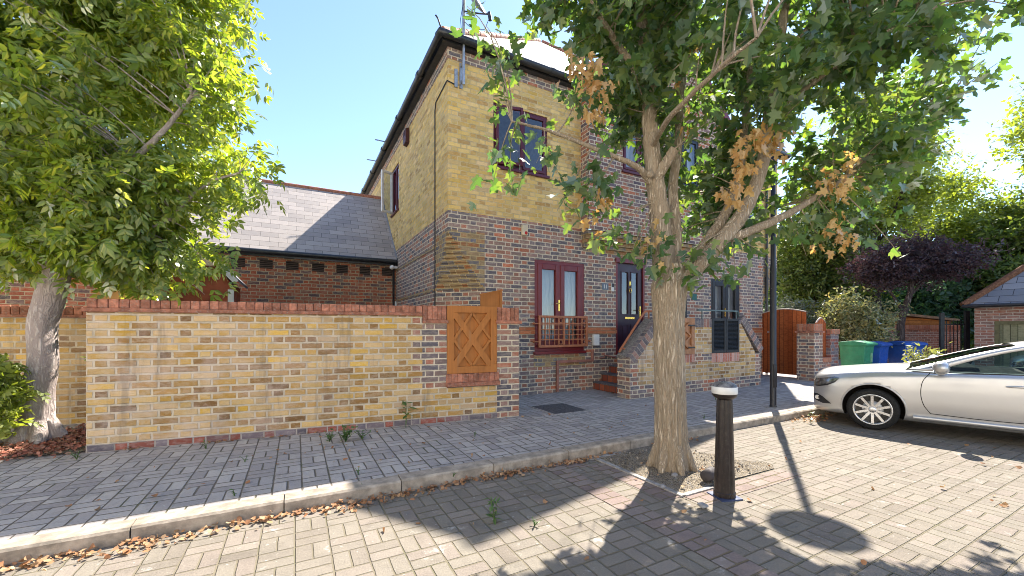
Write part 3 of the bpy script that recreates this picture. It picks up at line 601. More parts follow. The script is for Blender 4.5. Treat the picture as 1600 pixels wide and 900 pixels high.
def french(parent, h, mat, rail=True):
    x0, x1, z0, z1 = h; xm = (x0+x1)/2
    mb = MB(); mb.ring(x0, x1, z0, z1, .075, .01, .10); mb.box(x0-.03, x1+.03, -.05, .012, z0-.055, z0+.004)
    fr = mb.build('french_door', mat, parent, bevel=.006)
    rb = MB(); room_box(rb, x0+.01, x1-.01, z0+.01, z1-.01, .105, 1.0); rb.build('room', M['room'], fr, norm=False)
    MB().sheet(x0+.05, x1-.05, z0+.05, z1-.05, y=.19).build('curtain', M['curtain'], fr, norm=False)
    for a, b in ((x0+.07, xm), (xm, x1-.07)):
        w = b-a; hh = z1-z0-.14; sb = MB()
        sb.box(.003, .12, -.02, .045, 0, hh); sb.box(w-.12, w-.003, -.02, .045, 0, hh); sb.box(.12, w-.12, -.02, .045, 0, .17); sb.box(.12, w-.12, -.02, .045, hh-.12, hh)
        lf = sb.build('door_leaf', mat, fr, bevel=.010); lf.location = (a, .02, z0+.07)
        MB().quad((.12, .02, .17), (w-.12, .02, .17), (w-.12, .02, hh-.12), (.12, .02, hh-.12)).build('pane', M['glass'], lf, norm=False)
    hb = MB().box(xm-.055, xm-.015, -.012, .002, (z0+z1)/2-.10, (z0+z1)/2+.14).tube([(xm-.035, -.01, (z0+z1)/2+.06), (xm-.035, -.055, (z0+z1)/2+.06), (xm-.15, -.06, (z0+z1)/2+.05)], .010, 8)
    hb.build('handle', M['brass'], fr)
    return fr
f1 = french(house, FD1, M['wine']); f2 = french(house, FD2, M['black'])
# railing across the wine red french door
jr = thing('balcony_railing', 'terracotta painted metal railing with squares and circles across wine red french doors', 'railing', HL, RZ)
x0, x1, z0, z1 = 1.93, 3.20, 1.08, 1.745; yy = -.10
mb = MB(); mb.ring(x0, x1, z0, z1, .045, yy-.02, yy+.02); xm = (x0+x1)/2; mb.box(xm-.022, xm+.022, yy-.02, yy+.02, z0+.045, z1-.045)
mb.build('rail_frame', M['tanrail'], jr, bevel=.004)
mb = MB(); rc = MB()
for (a, b) in ((x0+.045, xm-.022), (xm+.022, x1-.045)):
    w = b-a; q = .115
    for xx in (a+q, b-q): mb.box(xx-.012, xx+.012, yy-.012, yy+.012, z0+.045, z1-.045)
    for xx in (a+w*.38, a+w*.62): mb.box(xx-.009, xx+.009, yy-.009, yy+.009, z0+.045, z1-.045)
    for zz in (z0+.045+q, z1-.045-q): mb.box(a, b, yy-.011, yy+.011, zz-.012, zz+.012)
    for zz in (z0+.26, z0+.37, z0+.47): mb.box(a, b, yy-.008, yy+.008, zz-.009, zz+.009)
    for zz in (z0+.045+q/2, z1-.045-q/2):
        cxx = b-q/2; pts = [(cxx+.046*math.cos(t), yy, zz+.046*math.sin(t)) for t in np.linspace(0, 2*PI, 25)]
        MB().tube(pts, .013, 6, cap=False).build('rail_ring', M['tanrail'], jr)
mb.build('rail_bars', M['tanrail'], jr)
for xx, dx in ((x0, -.10), (x1, .08)):
    for zz in (z0+.12, z1-.17): mb = MB(); mb.box(min(xx, xx+dx), max(xx, xx+dx), yy-.008, yy+.008, zz-.01, zz+.01); mb.lathe([(.0, -.03), (.024, -.02), (.028, 0), (.024, .02), (0, .03)], 10, (xx+dx, yy+.03, zz), axis='y'); mb.box(xx+dx-.008, xx+dx+.008, yy, .0, zz-.008, zz+.008); mb.build('wall_fixing', M['tanrail'], jr)

def front_door(parent, h, mat, mirror=False):
    x0, x1, z0, z1 = h
    mb = MB(); t = .06; mb.box(x0, x0+t, .0, .10, z0, z1); mb.box(x1-t, x1, .0, .10, z0, z1); mb.box(x0+t, x1-t, .0, .10, z1-t*1.3, z1)
    mb.box(x0-.02, x1+.02, -.035, .0, z1-.09, z1+.02)
    fr = mb.build('door_frame', M['wine'] if mat == M['door'] else mat, parent, bevel=.006)
    a, b = x0+t, x1-t; w = b-a; hh = z1-z0-t*1.3; y = .035
    gl = [(.15, w/2-.05), (w/2+.05, w-.15)]; mb = MB()
    holes = [(g0, g1, hh*.44, hh*.90) for g0, g1 in gl]
    mb.sheet(0, w, 0, hh, holes, 0, .03)
    for g0, g1, h0, h1 in holes: mb.ring(g0-.02, g1+.02, h0-.02, h1+.02, .02, -.012, 0)
    for g0, g1 in gl: mb.ring(g0-.02, g1+.02, .16, hh*.33, .025, -.010, 0); mb.box(g0+.03, g1-.03, -.008, 0, .21, hh*.33-.05)
    dl = mb.build('front_door', mat, parent); dl.location = (a, y, z0)
    for g0, g1, h0, h1 in holes: MB().quad((g0, .02, h0), (g1, .02, h0), (g1, .02, h1), (g0, .02, h1)).build('pane', M['glass'], dl, norm=False)
    MB().box(w/2-.15, w/2+.15, -.014, -.001, hh*.385, hh*.385+.055).build('letterbox', M['brass'], dl, bevel=.004)
    kn = MB().lathe([(.0, -.02), (.028, -.012), (.03, 0)], 12, (w/2, -.005, hh*.76), axis='y').tube([(w/2+.03*math.sin(t), -.03, hh*.70+.055*math.cos(t)) for t in np.linspace(0, 2*PI, 17)], .009, 6, cap=False).box(w/2-.02, w/2+.02, -.02, -.002, hh*.755, hh*.80)
    kn.build('knocker', M['brass'], dl)
    MB().box(w-.085, w-.05, -.012, -.001, hh*.40, hh*.53).tube([(w-.07, -.01, hh*.49), (w-.07, -.05, hh*.49), (w-.18, -.055, hh*.485)], .011, 8).build('handle', M['brass'], dl)
    rb = MB(); room_box(rb, x0+.01, x1-.01, z0+.01, z1-.01, .105, 1.2); rb.build('room', M['dark'], fr, norm=False)
front_door(house, DR1, M['door']); front_door(house, DR2, M['black'])
# pipework and small fittings
mb = MB().box(2.42, 2.47, -.055, -.005, .12, .78).box(2.47, 3.42, -.055, -.005, .73, .78)
mb.build('boxed_pipe', M['redpaint'], house, bevel=.006)
MB().tube([(3.40, -.03, .75), (3.40, -.03, .98)], .035, 10).tube([(3.62, -.02, .80), (3.75, -.02, .80), (3.75, -.02, .86), (4.1, -.02, .80)], .016, 8).build('waste_pipe', M['redpaint'], house)
def on_house(name, label, cat, loc_swz, group=None):
    return thing(name, label, cat, HW(*loc_swz), RZ, group)
t = on_house('meter_box', 'small white meter box on brick wall between railing and front steps', 'meter box', (3.49, 0, 1.09))
MB().box(-.085, .085, -.07, -.001, 0, .25).build('case', M['white'], t, bevel=.012); MB().box(-.07, .07, -.076, -.0705, .015, .235).build('lid', M['white'], t, bevel=.004)
t = on_house('alarm_siren', 'cream burglar alarm box with red light high on purple brick front', 'alarm', (1.63, 0, 3.38))
MB().prism([(-.07, .02), (-.055, 0), (.055, 0), (.07, .02), (.07, .22), (-.07, .22)], -.07, -.001, 'y').build('case', M['cream'], t, bevel=.02, seg=3)
MB().lathe([(0, -.085), (.03, -.078), (.035, -.07)], 14, (0.02, 0, .05), axis='y').build('strobe_light', plain('red_lens', (.45, .02, .015), .2), t)
t = on_house('house_number_plaque', 'slate number plaque reading 11 beside dark plum front door', 'house number', (3.79, 0, 2.37))
MB().box(-.095, .095, -.014, -.001, 0, .15).build('plate', M['plaque'], t, bevel=.003)
def letters(txt, size, mat, parent, loc, rot=(R(90), 0, 0), name='lettering', ext=.002):
    cu = bpy.data.curves.new('txt', 'FONT'); cu.body = txt; cu.size = size; cu.align_x = 'CENTER'; cu.extrude = ext
    o = bpy.data.objects.new('tmp', cu); COL.objects.link(o); dg = bpy.context.evaluated_depsgraph_get()
    me = bpy.data.meshes.new_from_object(o.evaluated_get(dg)); bpy.data.objects.remove(o)
    me.materials.clear(); me.materials.append(mat); n = bpy.data.objects.new(name, me); COL.objects.link(n); n.parent = parent; n.location = loc; n.rotation_euler = rot; return n
for dx in (-.03, .03): letters('1', .13, M['white'], t, (dx, -.016, .03), name='numeral')
t = on_house('video_doorbell', 'black and white video doorbell beside dark plum front door frame', 'doorbell', (4.0, 0, 2.34))
MB().box(-.04, .04, -.03, -.001, 0, .19).build('case', M['white'], t, bevel=.012); MB().box(-.034, .034, -.036, -.0305, .10, .185).build('camera_face', M['black'], t, bevel=.01)
t = on_house('house_number_plaque', 'green plaque on brick beside black french doors, right of maple trunk', 'house number', (6.85, 0, 2.24))
MB().box(-.10, .10, -.016, -.001, 0, .17).build('plate', plain('green_plaque', (.03, .13, .11), .5), t, bevel=.004)
t = on_house('alarm_siren', 'dark brown louvred alarm box high on yellow flank wall under gutter', 'alarm', (0, 3.05, 6.12))
mb = MB().prism([(-.001, .0), (-.10, .03), (-.10, .36), (-.001, .40)], -.14, .14, 'y').build('case', M['brown_box'], t, bevel=.012)
mb = MB()
for k in range(3): mb.box(-.112, -.101, -.09, .09, .22+.04*k, .24+.04*k)
mb.build('louvres', M['brown_box'], t)
t = on_house('security_floodlight', 'small white floodlight on flank wall just under annex roof corner', 'floodlight', (0, 4.25, 3.12))
MB().box(-.16, -.001, -.03, .03, .03, .09).build('arm', M['white'], t, bevel=.01); MB().lathe([(0, -.08), (.05, -.07), (.06, 0), (.045, .06), (0, .07)], 14, (-.17, -.05, .05), axis='y').build('lamp_head', M['white'], t)
# aerial on the front corner
t = on_house('satellite_dish', 'grey satellite dish on steel pole clamped to front corner of house', 'satellite dish', (.25, 0, 6.0))
mb = MB().tube([(0, -.16, .02), (0, -.16, 1.95)], .028, 10); mb.build('pole', M['steel'], t)
mb = MB().box(-.015, .015, -.16, -.001, .10, .14).box(-.015, .015, -.16, -.001, .42, .46).box(-.13, -.07, -.03, -.001, .02, .36).box(-.03, .03, -.03, -.001, .02, .5); mb.build('wall_bracket', M['steel'], t)
dpt = []
mb = MB(); dm = Matrix.Translation((.12, -.30, 1.52)) @ Matrix.Rotation(R(35), 4, 'Z') @ Matrix.Rotation(R(62), 4, 'X')
vs = []; fs = []; nr, na = 6, 28
for i in range(nr+1):
    for j in range(na):
        r = .30*i/nr; aa = 2*PI*j/na; vs.append(dm @ Vector((r*math.cos(aa), r*1.08*math.sin(aa), .9*r*r)))
for i in range(nr):
    for j in range(na): fs.append((i*na+j, i*na+(j+1) % na, (i+1)*na+(j+1) % na, (i+1)*na+j))
mb.add(vs, fs, 0, True); d = mb.build('dish', plain('grey_dish', (.20, .21, .23), .5), t); sm = d.modifiers.new('s', 'SOLIDIFY'); sm.thickness = .008
MB().tube([(.02, -.18, 1.38), (.2, -.42, 1.24), (.34, -.55, 1.19)], .014, 8).tube([(.34, -.55, 1.22), (.36, -.56, 1.08)], .032, 10).build('receiver_arm', M['gutter'], t)
MB().tube([(.33, -.54, 1.08), (.28, -.5, .92), (.15, -.4, .94), (.06, -.25, 1.08), (0, -.17, 1.2)], .006, 6).tube([(-.02, -.18, 1.5), (-.07, -.18, 1.2), (-.03, -.17, .8), (0, -.17, .5)], .006, 6).build('cable', M['black'], t)

# ------------------------------------------------------------------ front steps and the wall that shields them
st = thing('entrance_steps', 'steps with red tile risers and slate treads up to the front doors', 'steps', HW(3.45, -.55, .1), RZ)
x0s = 3.45
for k in range(4):
    a = .235*k; z1 = .1 + .178*(k+1); x1s = 7.2-.235*k - x0s
    MB().box(a, x1s, -.50, .549, (0 if k == 0 else .178*k+.002), z1-.1-.035).build('riser', M['riser'], st)
    MB().box(a-.02, x1s+.02, -.50, .549, z1-.1-.035, z1-.1).build('tread', M['tread'], st, bevel=.006)
sw = thing('stair_wall', 'low yellow and purple brick wall with sloping ends shielding the front steps', 'wall', HW(3.2, -1.4, .1), RZ)
y0, y1 = -1.4, -1.05; XA, XB = 3.2, 7.45; ZL, ZT = .94, 1.68
D1 = (5.63, 6.62); D2 = (4.08, 5.06); off = (3.2, -1.4, .1)
def SW(name, mb, mat, bevel=0): return mb.build(name, mat, sw, bevel=bevel, off=off)
zb = .36
mb = MB()                                                                   # yellow body, butted round the hatches
mb.prism([(XA+.22, zb), (D2[0], zb), (D2[0], ZT-.10), (3.96, ZT-.10), (XA+.22, ZL-.02)], y0, y1, 'y')
mb.prism([(D1[1], zb), (XB-.22, zb), (XB-.22, ZL-.02), (6.69, ZT-.10), (D1[1], ZT-.10)], y0, y1, 'y')
mb.box(D2[0], D1[1], y0, y1, zb, .75); mb.box(D2[1], D1[0], y0, y1, .92, 1.50)
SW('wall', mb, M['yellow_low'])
mb = MB().box(XA+.22, XB-.22, y0-.002, y1, .08, zb).box(XA, XA+.22, y0-.002, y1, .08, ZL-.05).box(XB-.22, XB, y0-.002, y1, .08, ZL-.05)
mb.box(D2[1], D1[0], y0-.002, y1, .75, .92)
SW('plinth', mb, M['purple'])
mb = MB().box(D2[0]+.0, D2[1], y0-.004, y1, .75, .92).box(D1[0], D1[1], y0-.004, y1, .72, .92); SW('sill_course', mb, M['soldier_red'])
mb = MB().box(D2[1], D1[0], y0-.004, y1+.02, 1.50, ZT).box(3.96, D2[0], y0-.004, y1, ZT-.10, ZT).box(D1[1], 6.69, y0-.004, y1, ZT-.10, ZT)
SW('coping', mb, M['soldier_blue'])
for sg, xa, xb in ((1, XA, 3.96), (-1, XB, 6.69)):                           # sloping brick-on-edge and its rendered top
    dx = xb-xa; ln = math.hypot(dx, ZT-ZL); nx = -(ZT-ZL)/ln*(1 if dx > 0 else -1); nz = abs(dx)/ln
    L0 = Vector((xa, 0, ZL-.05)); L1 = Vector((xb, 0, ZT))
    cp = MB(); cp.box(0, ln+.03, y0-.006-y0, .11, -.16, .03); o = SW('sloping_coping', cp, M['soldier_blue'])
    for v in o.data.vertices: v.co = (v.co.x+off[0], v.co.y+off[1], v.co.z+off[2])
    ang = math.atan2(L1.z-L0.z, dx); o.data.transform(Matrix.Translation((L0.x-off[0], y0-off[1], L0.z-off[2])) @ Matrix.Rotation(-ang, 4, 'Y'))
    if dx < 0: o.data.flip_normals()
    SW('rendered_top', MB().prism([(xa, ZL-.06), (xb, ZT-.06), (xb, ZT), (xa, ZL)], y0+.112, y1+.02, 'y'), M['stone_top'])
mb = MB()                                                                    # black louvred hatch
lou = thing('bin_store_hatch', 'pair of black louvred shutter doors in wall in front of black french doors', 'hatch', HW(D1[0], -1.4, .92), RZ)
off2 = (D1[0], -1.4, .92); zt2 = 1.70; xm = (D1[0]+D1[1])/2
for a, b in ((D1[0]+.01, xm-.006), (xm+.006, D1[1]-.01)):
    mb = MB(); mb.ring(a, b, .93, zt2, .055, y0-.012, y0+.025); lf = mb.build('shutter', M['blackshut'], lou, bevel=.004, off=off2)
    mb = MB()
    for k in range(22):
        z = .995 + k*.0295
        mb.bar(((a+.055), y0+.008, z+.012), ((b-.055), y0+.008, z+.012), .006, .034, up=(0, .75, .66))
    mb.box(a+.05, b-.05, y0+.024, y0+.03, .96, zt2-.03); mb.build('louvres', M['blackshut'], lf, off=off2)
mb = MB().box(D2[0]+.01, D2[1]-.01, y0+.005, y0+.03, .93, ZT+.01)
hat = thing('bin_store_hatch', 'tan painted lattice door in stair wall, half hidden behind maple trunk', 'hatch', HW(D2[0], -1.4, .92), RZ)
off3 = (D2[0], -1.4, .92)
def lattice(parent, x0, x1, z0, z1, y, off, mat):
    t = .10; mb = MB(); mb.ring(x0, x1, z0, z1, t, y-.02, y+.04); mb.box(x0+t, x1-t, y+.022, y+.035, z0+t, z1-t); mb.build('door_panel', mat, parent, bevel=.004, off=off)
    a, b, c, d = x0+t, x1-t, z0+t, z1-t; mx, mz = (a+b)/2, (c+d)/2; w = b-a; h = d-c
    mb = MB(); mb.bar((a-.005, y-.008, d), (b+.005, y-.008, c), .022, .085, up=(0, 1, 0)) if 0 else None
    def strip(p, q, wd, yo, th):
        p = Vector((p[0], 0, p[1])); q = Vector((q[0], 0, q[1])); dr = (q-p).normalized(); nn = Vector((-dr.z, 0, dr.x))*wd/2
        pl = [p+nn, q+nn, q-nn, p-nn]; mb.prism([(v.x, v.z) for v in pl], yo-th, yo+.022, 'y')
    strip((a, d), (b, c), .092, y, .016); strip((a, c), (b, d), .092, y, .015)
    for (p, q) in (((mx, d), (a, mz)), ((mx, d), (b, mz)), ((mx, c), (a, mz)), ((mx, c), (b, mz)),):
        strip(p, q, .038, y, .014)
    for (p, q) in (((a+w*.22, d), (a, d-h*.22)),): pass
    mb.build('lattice', mat, parent, off=off)
lattice(hat, D2[0]+.01, D2[1]-.01, .93, ZT+.02, y0, off3, plain('tan_paint', (.40, .19, .09), .6))
for z in (1.05, 1.52): MB().box(D2[1]-.22, D2[1]-.01, y0-.03, y0-.021, z, z+.035).build('hinge', M['black'], hat, off=off3)
hr = thing('handrail', 'terracotta tubular handrail following the sloping stair wall by the front steps', 'handrail', HW(3.3, -1.1, .7), RZ)
offh = (3.3, -1.1, .7)
mb = MB().tube([(3.18, -1.12, 1.00), (3.86, -1.12, 1.80), (3.94, -1.12, 1.84), (4.1, -1.12, 1.84), (4.12, -1.12, 1.84)], .024, 10); mb.build('rail', M['tanrail'], hr, off=offh)
MB().tube([(3.26, -1.12, 1.08), (3.36, -1.12, 1.05), (3.36, -1.2, 1.02)], .018, 8).build('bracket', M['tanrail'], hr, off=offh); MB().tube([(4.0, -1.12, 1.84), (4.0, -1.12, 1.62)], .018, 8).build('bracket', M['tanrail'], hr, off=offh)
gr = thing('guard_rail', 'grey green flat metal rail above the black shutter doors', 'handrail', HW(5.5, -1.3, 1.68), RZ)
offg = (5.5, -1.3, 1.68)
MB().box(5.27, 6.66, -1.36, -1.30, 1.865, 1.895).build('rail', M['greenrail'], gr, off=offg, bevel=.005)
MB().tube([(5.4, -1.33, 1.68), (5.4, -1.33, 1.865)], .012, 8).tube([(6.62, -1.33, 1.70), (6.62, -1.33, 1.865)], .012, 8).tube([(6.66, -1.33, 1.88), (6.8, -1.28, 1.74), (6.82, -1.25, 1.68)], .016, 8).build('post', M['greenrail'], gr, off=offg)

# ------------------------------------------------------------------ garden wall with the tan hatch
gw = thing('garden_wall', 'long weathered yellow brick garden wall with red brick-on-edge coping beside the pavement', 'wall', (WL[0], WL[1], .1), WRZ)
TH = .26; zo = (0, 0, .1); P0, P1, P2, P3 = 3.634, 3.985, 4.765, 5.129
mb = MB().box(0, P0, 0, TH, .185, 1.646).box(P0, P2-.0, 0, TH, .185, .60)
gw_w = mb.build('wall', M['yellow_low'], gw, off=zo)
MB().box(-.002, P2, -.003, TH, .05, .185).build('plinth', M['plinth'], gw, off=zo)
mb = MB().box(P0, P1, -.002, TH, .60, 1.54)
for k in range(12):
    if k % 2: mb.box(P0-.13, P0, -.0025, .1, .60+.0845*k, .60+.0845*(k+1))
mb.build('pier', M['purple'], gw, off=zo); MB().box(P2, P3, -.002, TH, .05, 1.54).build('pier', M['purple'], gw, off=zo)
mb = MB().box(-.03, P0-.002, -.035, TH+.03, 1.646, 1.69); mb.build('creasing_tile', M['terra'], gw, off=zo, bevel=.006)
MB().box(P0, P1+.02, -.035, TH+.03, 1.54, 1.592).box(P2-.02, P3+.035, -.035, TH+.03, 1.54, 1.592).build('creasing_tile', M['terra'], gw, off=zo, bevel=.006)
def soldiers(x0, x1, z0, z1, y0, y1, w=.094):
    mb = MB(); n = max(1, round((x1-x0)/w)); q = (x1-x0)/n
    for i in range(n):
        j = random.uniform(-.004, .004); mb.box(x0+i*q+.003, x0+(i+1)*q-.003, y0+j, y1+j, z0, z1+random.uniform(-.006, .003))
    mb.box(x0+.001, x1-.001, y0+.012, y1-.012, z0, z1-.012); return mb
cop = soldiers(0, P0, 1.69, 1.79, -.004, TH+.004).build('coping', M['terra'], gw, bevel=.008, off=zo)
soldiers(P0, P1, 1.592, 1.795, -.004, TH+.004, .075).build('coping', M['terra'], gw, bevel=.006, off=zo); soldiers(P2, P3, 1.592, 1.79, -.004, TH+.004, .075).build('coping', M['terra'], gw, bevel=.006, off=zo)
soldiers(P1-.01, P2+.03, .672, .80, -.03, TH, .08).build('hatch_sill', M['terra'], gw, bevel=.006, off=zo)
MB().box(P1-.01, P2+.035, -.06, TH, .612, .672).build('hatch_sill_tile', M['terra'], gw, off=zo, bevel=.008)
ht = thing('bin_store_hatch', 'large ochre brown lattice hatch door in the long yellow garden wall', 'hatch', (WL[0]+WD[0]*P1, WL[1]+WD[1]*P1, .80), WRZ)
ofh = (P1, 0, .80)
lattice(ht, P1+.006, P2-.006, .805, 1.80, .01, ofh, M['tan'])
hb = MB(); 
for z in (.95, 1.35, 1.6): hb.lathe([(0, -.012), (.016, -.006), (.018, 0)], 8, (P2-.02, -.012, z), axis='y')
hb.build('hinge_pin', M['tan'], ht, off=ofh)
ht2 = thing('hatch_door', 'open ochre brown hatch door with sloping top standing behind the lattice hatch', 'hatch', (WL[0]+WD[0]*4.6-WD[1]*1.0, WL[1]+WD[1]*4.6+WD[0]*1.0, .1), WRZ)
q0 = at(751, 480, 6.85); q1 = at(787, 455, 6.95); xa = (q0.x-ht2.location.x); 
inv = Matrix.Rotation(-WRZ, 3, 'Z'); A = inv @ Vector((at(751, 470, 6.9)-ht2.location)); B = inv @ Vector((at(787, 455, 6.95)-ht2.location)); zA = at(751, 461, 6.9).z-.1; zB = at(787, 453, 6.95).z-.1
MB().prism([(A.x, 0), (B.x, 0), (B.x, zB), (A.x, zA)], A.y, A.y+.03, 'y').build('board', M['tan'], ht2, bevel=.004)
MB().bar((A.x-.01, A.y+.012, zA+.008), (B.x+.02, A.y+.012, zB+.008), .06, .022).bar((B.x-.02, A.y-.008, .3), (B.x-.02, A.y-.008, zB-.02), .05, .02, up=(0, 1, 0)).build('edge_trim', M['tan'], ht2)
# the stretch set back behind the tree
bw = thing('rear_garden_wall', 'shaded yellow brick wall with red coping set back behind the leaning grey trunked tree', 'wall', (-8.4, 4.92, .1), WRZ)
Lw = 3.25
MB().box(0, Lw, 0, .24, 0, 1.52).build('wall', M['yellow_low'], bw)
MB().box(0, Lw, -.03, .27, 1.52, 1.56).build('creasing_tile', M['terra'], bw, bevel=.006); soldiers(0, Lw, 1.56, 1.68, -.004, .244).build('coping', M['terra'], bw, bevel=.008)

# ------------------------------------------------------------------ slate roofed annex
an = thing('slate_roofed_annex', 'single storey dark red brick annex with grey slate roof and row of air vents', 'building', HW(-4.5, 4.45, .1), RZ)
ofa = (-4.5, 4.45, .1); AX0 = -11.0; AW = 4.45; RW = 6.57; RZ_ = 5.76; EVW = 4.30; EVZ = 3.40
MB().sheet(AX0, -.004, .1, 3.36, y=AW).box(AX0, AX0+.02, AW, AW+4.2, .1, 3.36).build('wall', M['annex'], an, off=ofa, norm=False)
mb = MB(); mb.quad((AX0, EVW, EVZ), (-.003, EVW, EVZ), (-.003, RW, RZ_), (AX0, RW, RZ_)); mb.quad((AX0, RW, RZ_), (-.003, RW, RZ_), (-.003, 2*RW-EVW, EVZ), (AX0, 2*RW-EVW, EVZ))
ar = mb.build('roof', M['slate'], an, off=ofa, norm=False); sm = ar.modifiers.new('s', 'SOLIDIFY'); sm.thickness = .03; sm.offset = 0
MB().tube([(AX0, RW, RZ_+.0), (-.003, RW, RZ_+.0)], .075, 8).build('ridge_tiles', M['terra'], an, off=ofa)
MB().tube([(AX0, EVW-.05, EVZ-.055), (-.02, EVW-.05, EVZ-.055)], .06, 10).box(AX0, -.004, EVW+.03, EVW+.05, EVZ-.16, EVZ-.02).tube([(-.08, EVW-.03, EVZ-.1), (-.08, AW-.04, EVZ-.25), (-.08, AW-.04, .2)], .03, 8).build('gutter', M['gutter'], an, off=ofa)
MB().bar((-.012, EVW, EVZ+.03), (-.012, RW, RZ_+.03), .02, .12).build('lead_flashing', plain('lead', (.30, .30, .31), .6), an, off=ofa)
for s in (-.25, -.84, -1.42, -2.0, -2.59, -3.16, -3.74, -4.32):
    MB().box(s-.14, s+.14, AW-.004, AW-.001, 2.96, 3.17).build('vent', M['dark'], an, off=ofa)
    vb = MB(); [vb.bar((s-.14, AW-.015, 2.985+.045*k), (s+.14, AW-.015, 2.985+.045*k), .012, .026, up=(0, .5, .85)) for k in range(5)]
    vv = vb.build('vent_louvres', plain('brown_vent', (.09, .06, .045), .6), an, off=ofa)
MB().tube([(-.02, AW-.05, 1.6), (-.02, AW-.05, 2.25)], .028, 8).build('white_pipe', M['white'], an, off=ofa)

# ------------------------------------------------------------------ little porch behind the wall, pale house beyond
pw = 1.9
pr = thing('timber_porch', 'small red-brown timber porch with white bargeboard and cream gutter behind garden wall', 'porch', HW(-4.4, pw, .1), RZ)
ofp = (-4.4, pw, .1)
(rx, rz_), (lx, lz), (gx0, gz0) = hl(338, 408, pw), hl(369, 441, pw), hl(285, 412, pw)
MB().prism([(gx0-.8, .1), (lx-.10, .1), (lx-.10, lz+.0), (rx, rz_-.06), (gx0-.8, rz_-.06)], pw+.05, pw+1.6, 'y').build('timber_wall', plain('red_brown_timber', (.30, .075, .035), .7, nscale=4, var=.35), pr, off=ofp)
mb = MB().bar((rx-.02, pw, rz_+.0), (lx, pw, lz), .03, .085); mb.build('bargeboard', M['white'], pr, off=ofp)
MB().box(gx0-.8, rx-.03, pw-.06, pw+.03, rz_-.10, rz_+.03).build('gutter', M['cream'], pr, off=ofp, bevel=.01)
MB().prism([(gx0-.8, rz_+.03), (rx, rz_+.03), (lx+.02, lz+.02), (lx+.04, lz+.06), (rx, rz_+.08), (gx0-.8, rz_+.08)], pw+.02, pw+1.7, 'y').build('roof', M['garslate'], pr, off=ofp)
MB().box(lx-.13, lx-.04, pw-.0, pw+.06, .1, lz-.14).build('post', M['white'], pr, off=ofp)
(cx0, cz0) = hl(150, 430, pw-.3); (cx1, _) = hl(252, 430, pw-.3)
MB().box(cx0, cx1, pw-.3, pw+.045, .1, 2.35).build('boarded_side', plain('ochre_board', (.50, .30, .11), .7, nscale=3, var=.25), pr, off=ofp)
ph = thing('pale_house', 'tall pale rendered house glimpsed through leaves above the annex roof', 'house', HW(-16.5, 16, 0), RZ)
MB().box(-8, 3.35, 0, 8, 0, 10.2).build('wall', plain('pale_render', (.52, .46, .42), .9, nscale=.8, var=.12, bump=.1), ph)
MB().prism([(-.5, 10.2), (8.5, 10.2), (4, 13.2)], -8.3, 3.6, 'x').build('roof', M['slate'], ph)
for x, z in ((2.0, 7.3), (-.6, 7.3), (-3.4, 7.3)):
    w = MB().ring(x-.5, x+.5, z, z+1.5, .08, -.05, .02).build('window', M['black'], ph); MB().quad((x-.42, -.01, z+.08), (x+.42, -.01, z+.08), (x+.42, -.01, z+1.42), (x-.42, -.01, z+1.42)).build('pane', plain('dark_pane', (.03, .035, .04), .05, .5), w, norm=False)

# ------------------------------------------------------------------ unseen terrace added behind the camera, turned to the sun to bounce light back
op_ = thing('bounce_terrace', 'added white terrace turned to the sun to bounce light onto the brick house', 'terrace', (-19.0, 3.6, 0), 0)
op_.rotation_euler = (0, 0, math.atan2(-SUN_AZ[0], SUN_AZ[1])); op_.location = (-3.4-.869*13, -6.0+.495*13, 0)
rw_ = plain('bounce_render', (.80, .75, .66), .9, nscale=.7, var=.06)
wh = [(x, x+1.0, z, z+1.4) for x in (2.0, 7.0, 12.0, 17.0, 22.0) for z in (1.0, 4.0, 7.0)]
mb = MB().sheet(0, 26, 0, 9.6, wh, 0, -.15); mb.build('wall', rw_, op_, norm=False)
MB().prism([(0.3, 9.6), (-8.3, 9.6), (-4, 12)], -.3, 26.3, 'x').build('roof', M['rooftile'], op_)
mb = MB()
for a, b, c, d in wh: mb.quad((a, -.14, c), (b, -.14, c), (b, -.14, d), (a, -.14, d))
mb.build('window_panes', plain('dark_pane', (.03, .035, .04), .05, .5), op_, norm=False)

# ================================================================== STREET FURNITURE
bl = thing('bollard', 'brown black fluted iron bollard with white band at edge of tree pit', 'bollard', G(1132, 776, 0.0), 0.2)
mb = MB(); n = 8; prof = [(.088, 0), (.088, .05), (.083, .055), (.062, .845), (.056, .85)]
vs = []; N = 32
for r, z in prof:
    for j in range(N):
        a = 2*PI*j/N; q = 1 - (.10 if (j % 4) == 0 else 0) ; vs.append((r*q*math.cos(a), r*q*math.sin(a), z))
mb.add(vs, [(i*N+j, i*N+(j+1) % N, (i+1)*N+(j+1) % N, (i+1)*N+j) for i in range(len(prof)-1) for j in range(N)])
M['bollard'] = plain('bollard_paint', (0.020, 0.013, 0.011), .35, .5, nscale=12, var=.4, dust=.12)
mb.build('shaft', M['bollard'], bl, norm=True)
MB().lathe([(.058, .848), (.078, .86), (.090, .868), (.099, .885), (.099, .898)], 28).build('collar', M['bollard'], bl)
MB().lathe([(.0995, .897), (.1025, .90), (.1025, .955), (.0995, .958)], 28).build('white_band', M['white'], bl)
MB().lathe([(.100, .957), (.095, .972), (.07, .992), (.03, 1.0), (0, 1.001)], 28).build('cap', plain('worn_bollard_cap', (.20, .20, .21), .3, .5, nscale=14, var=.8), bl)
MB().box(-.10, .10, -.10, .10, -.02, .012).build('base_plate', plain('blue_grey_base', (.04, .055, .12), .6), bl)

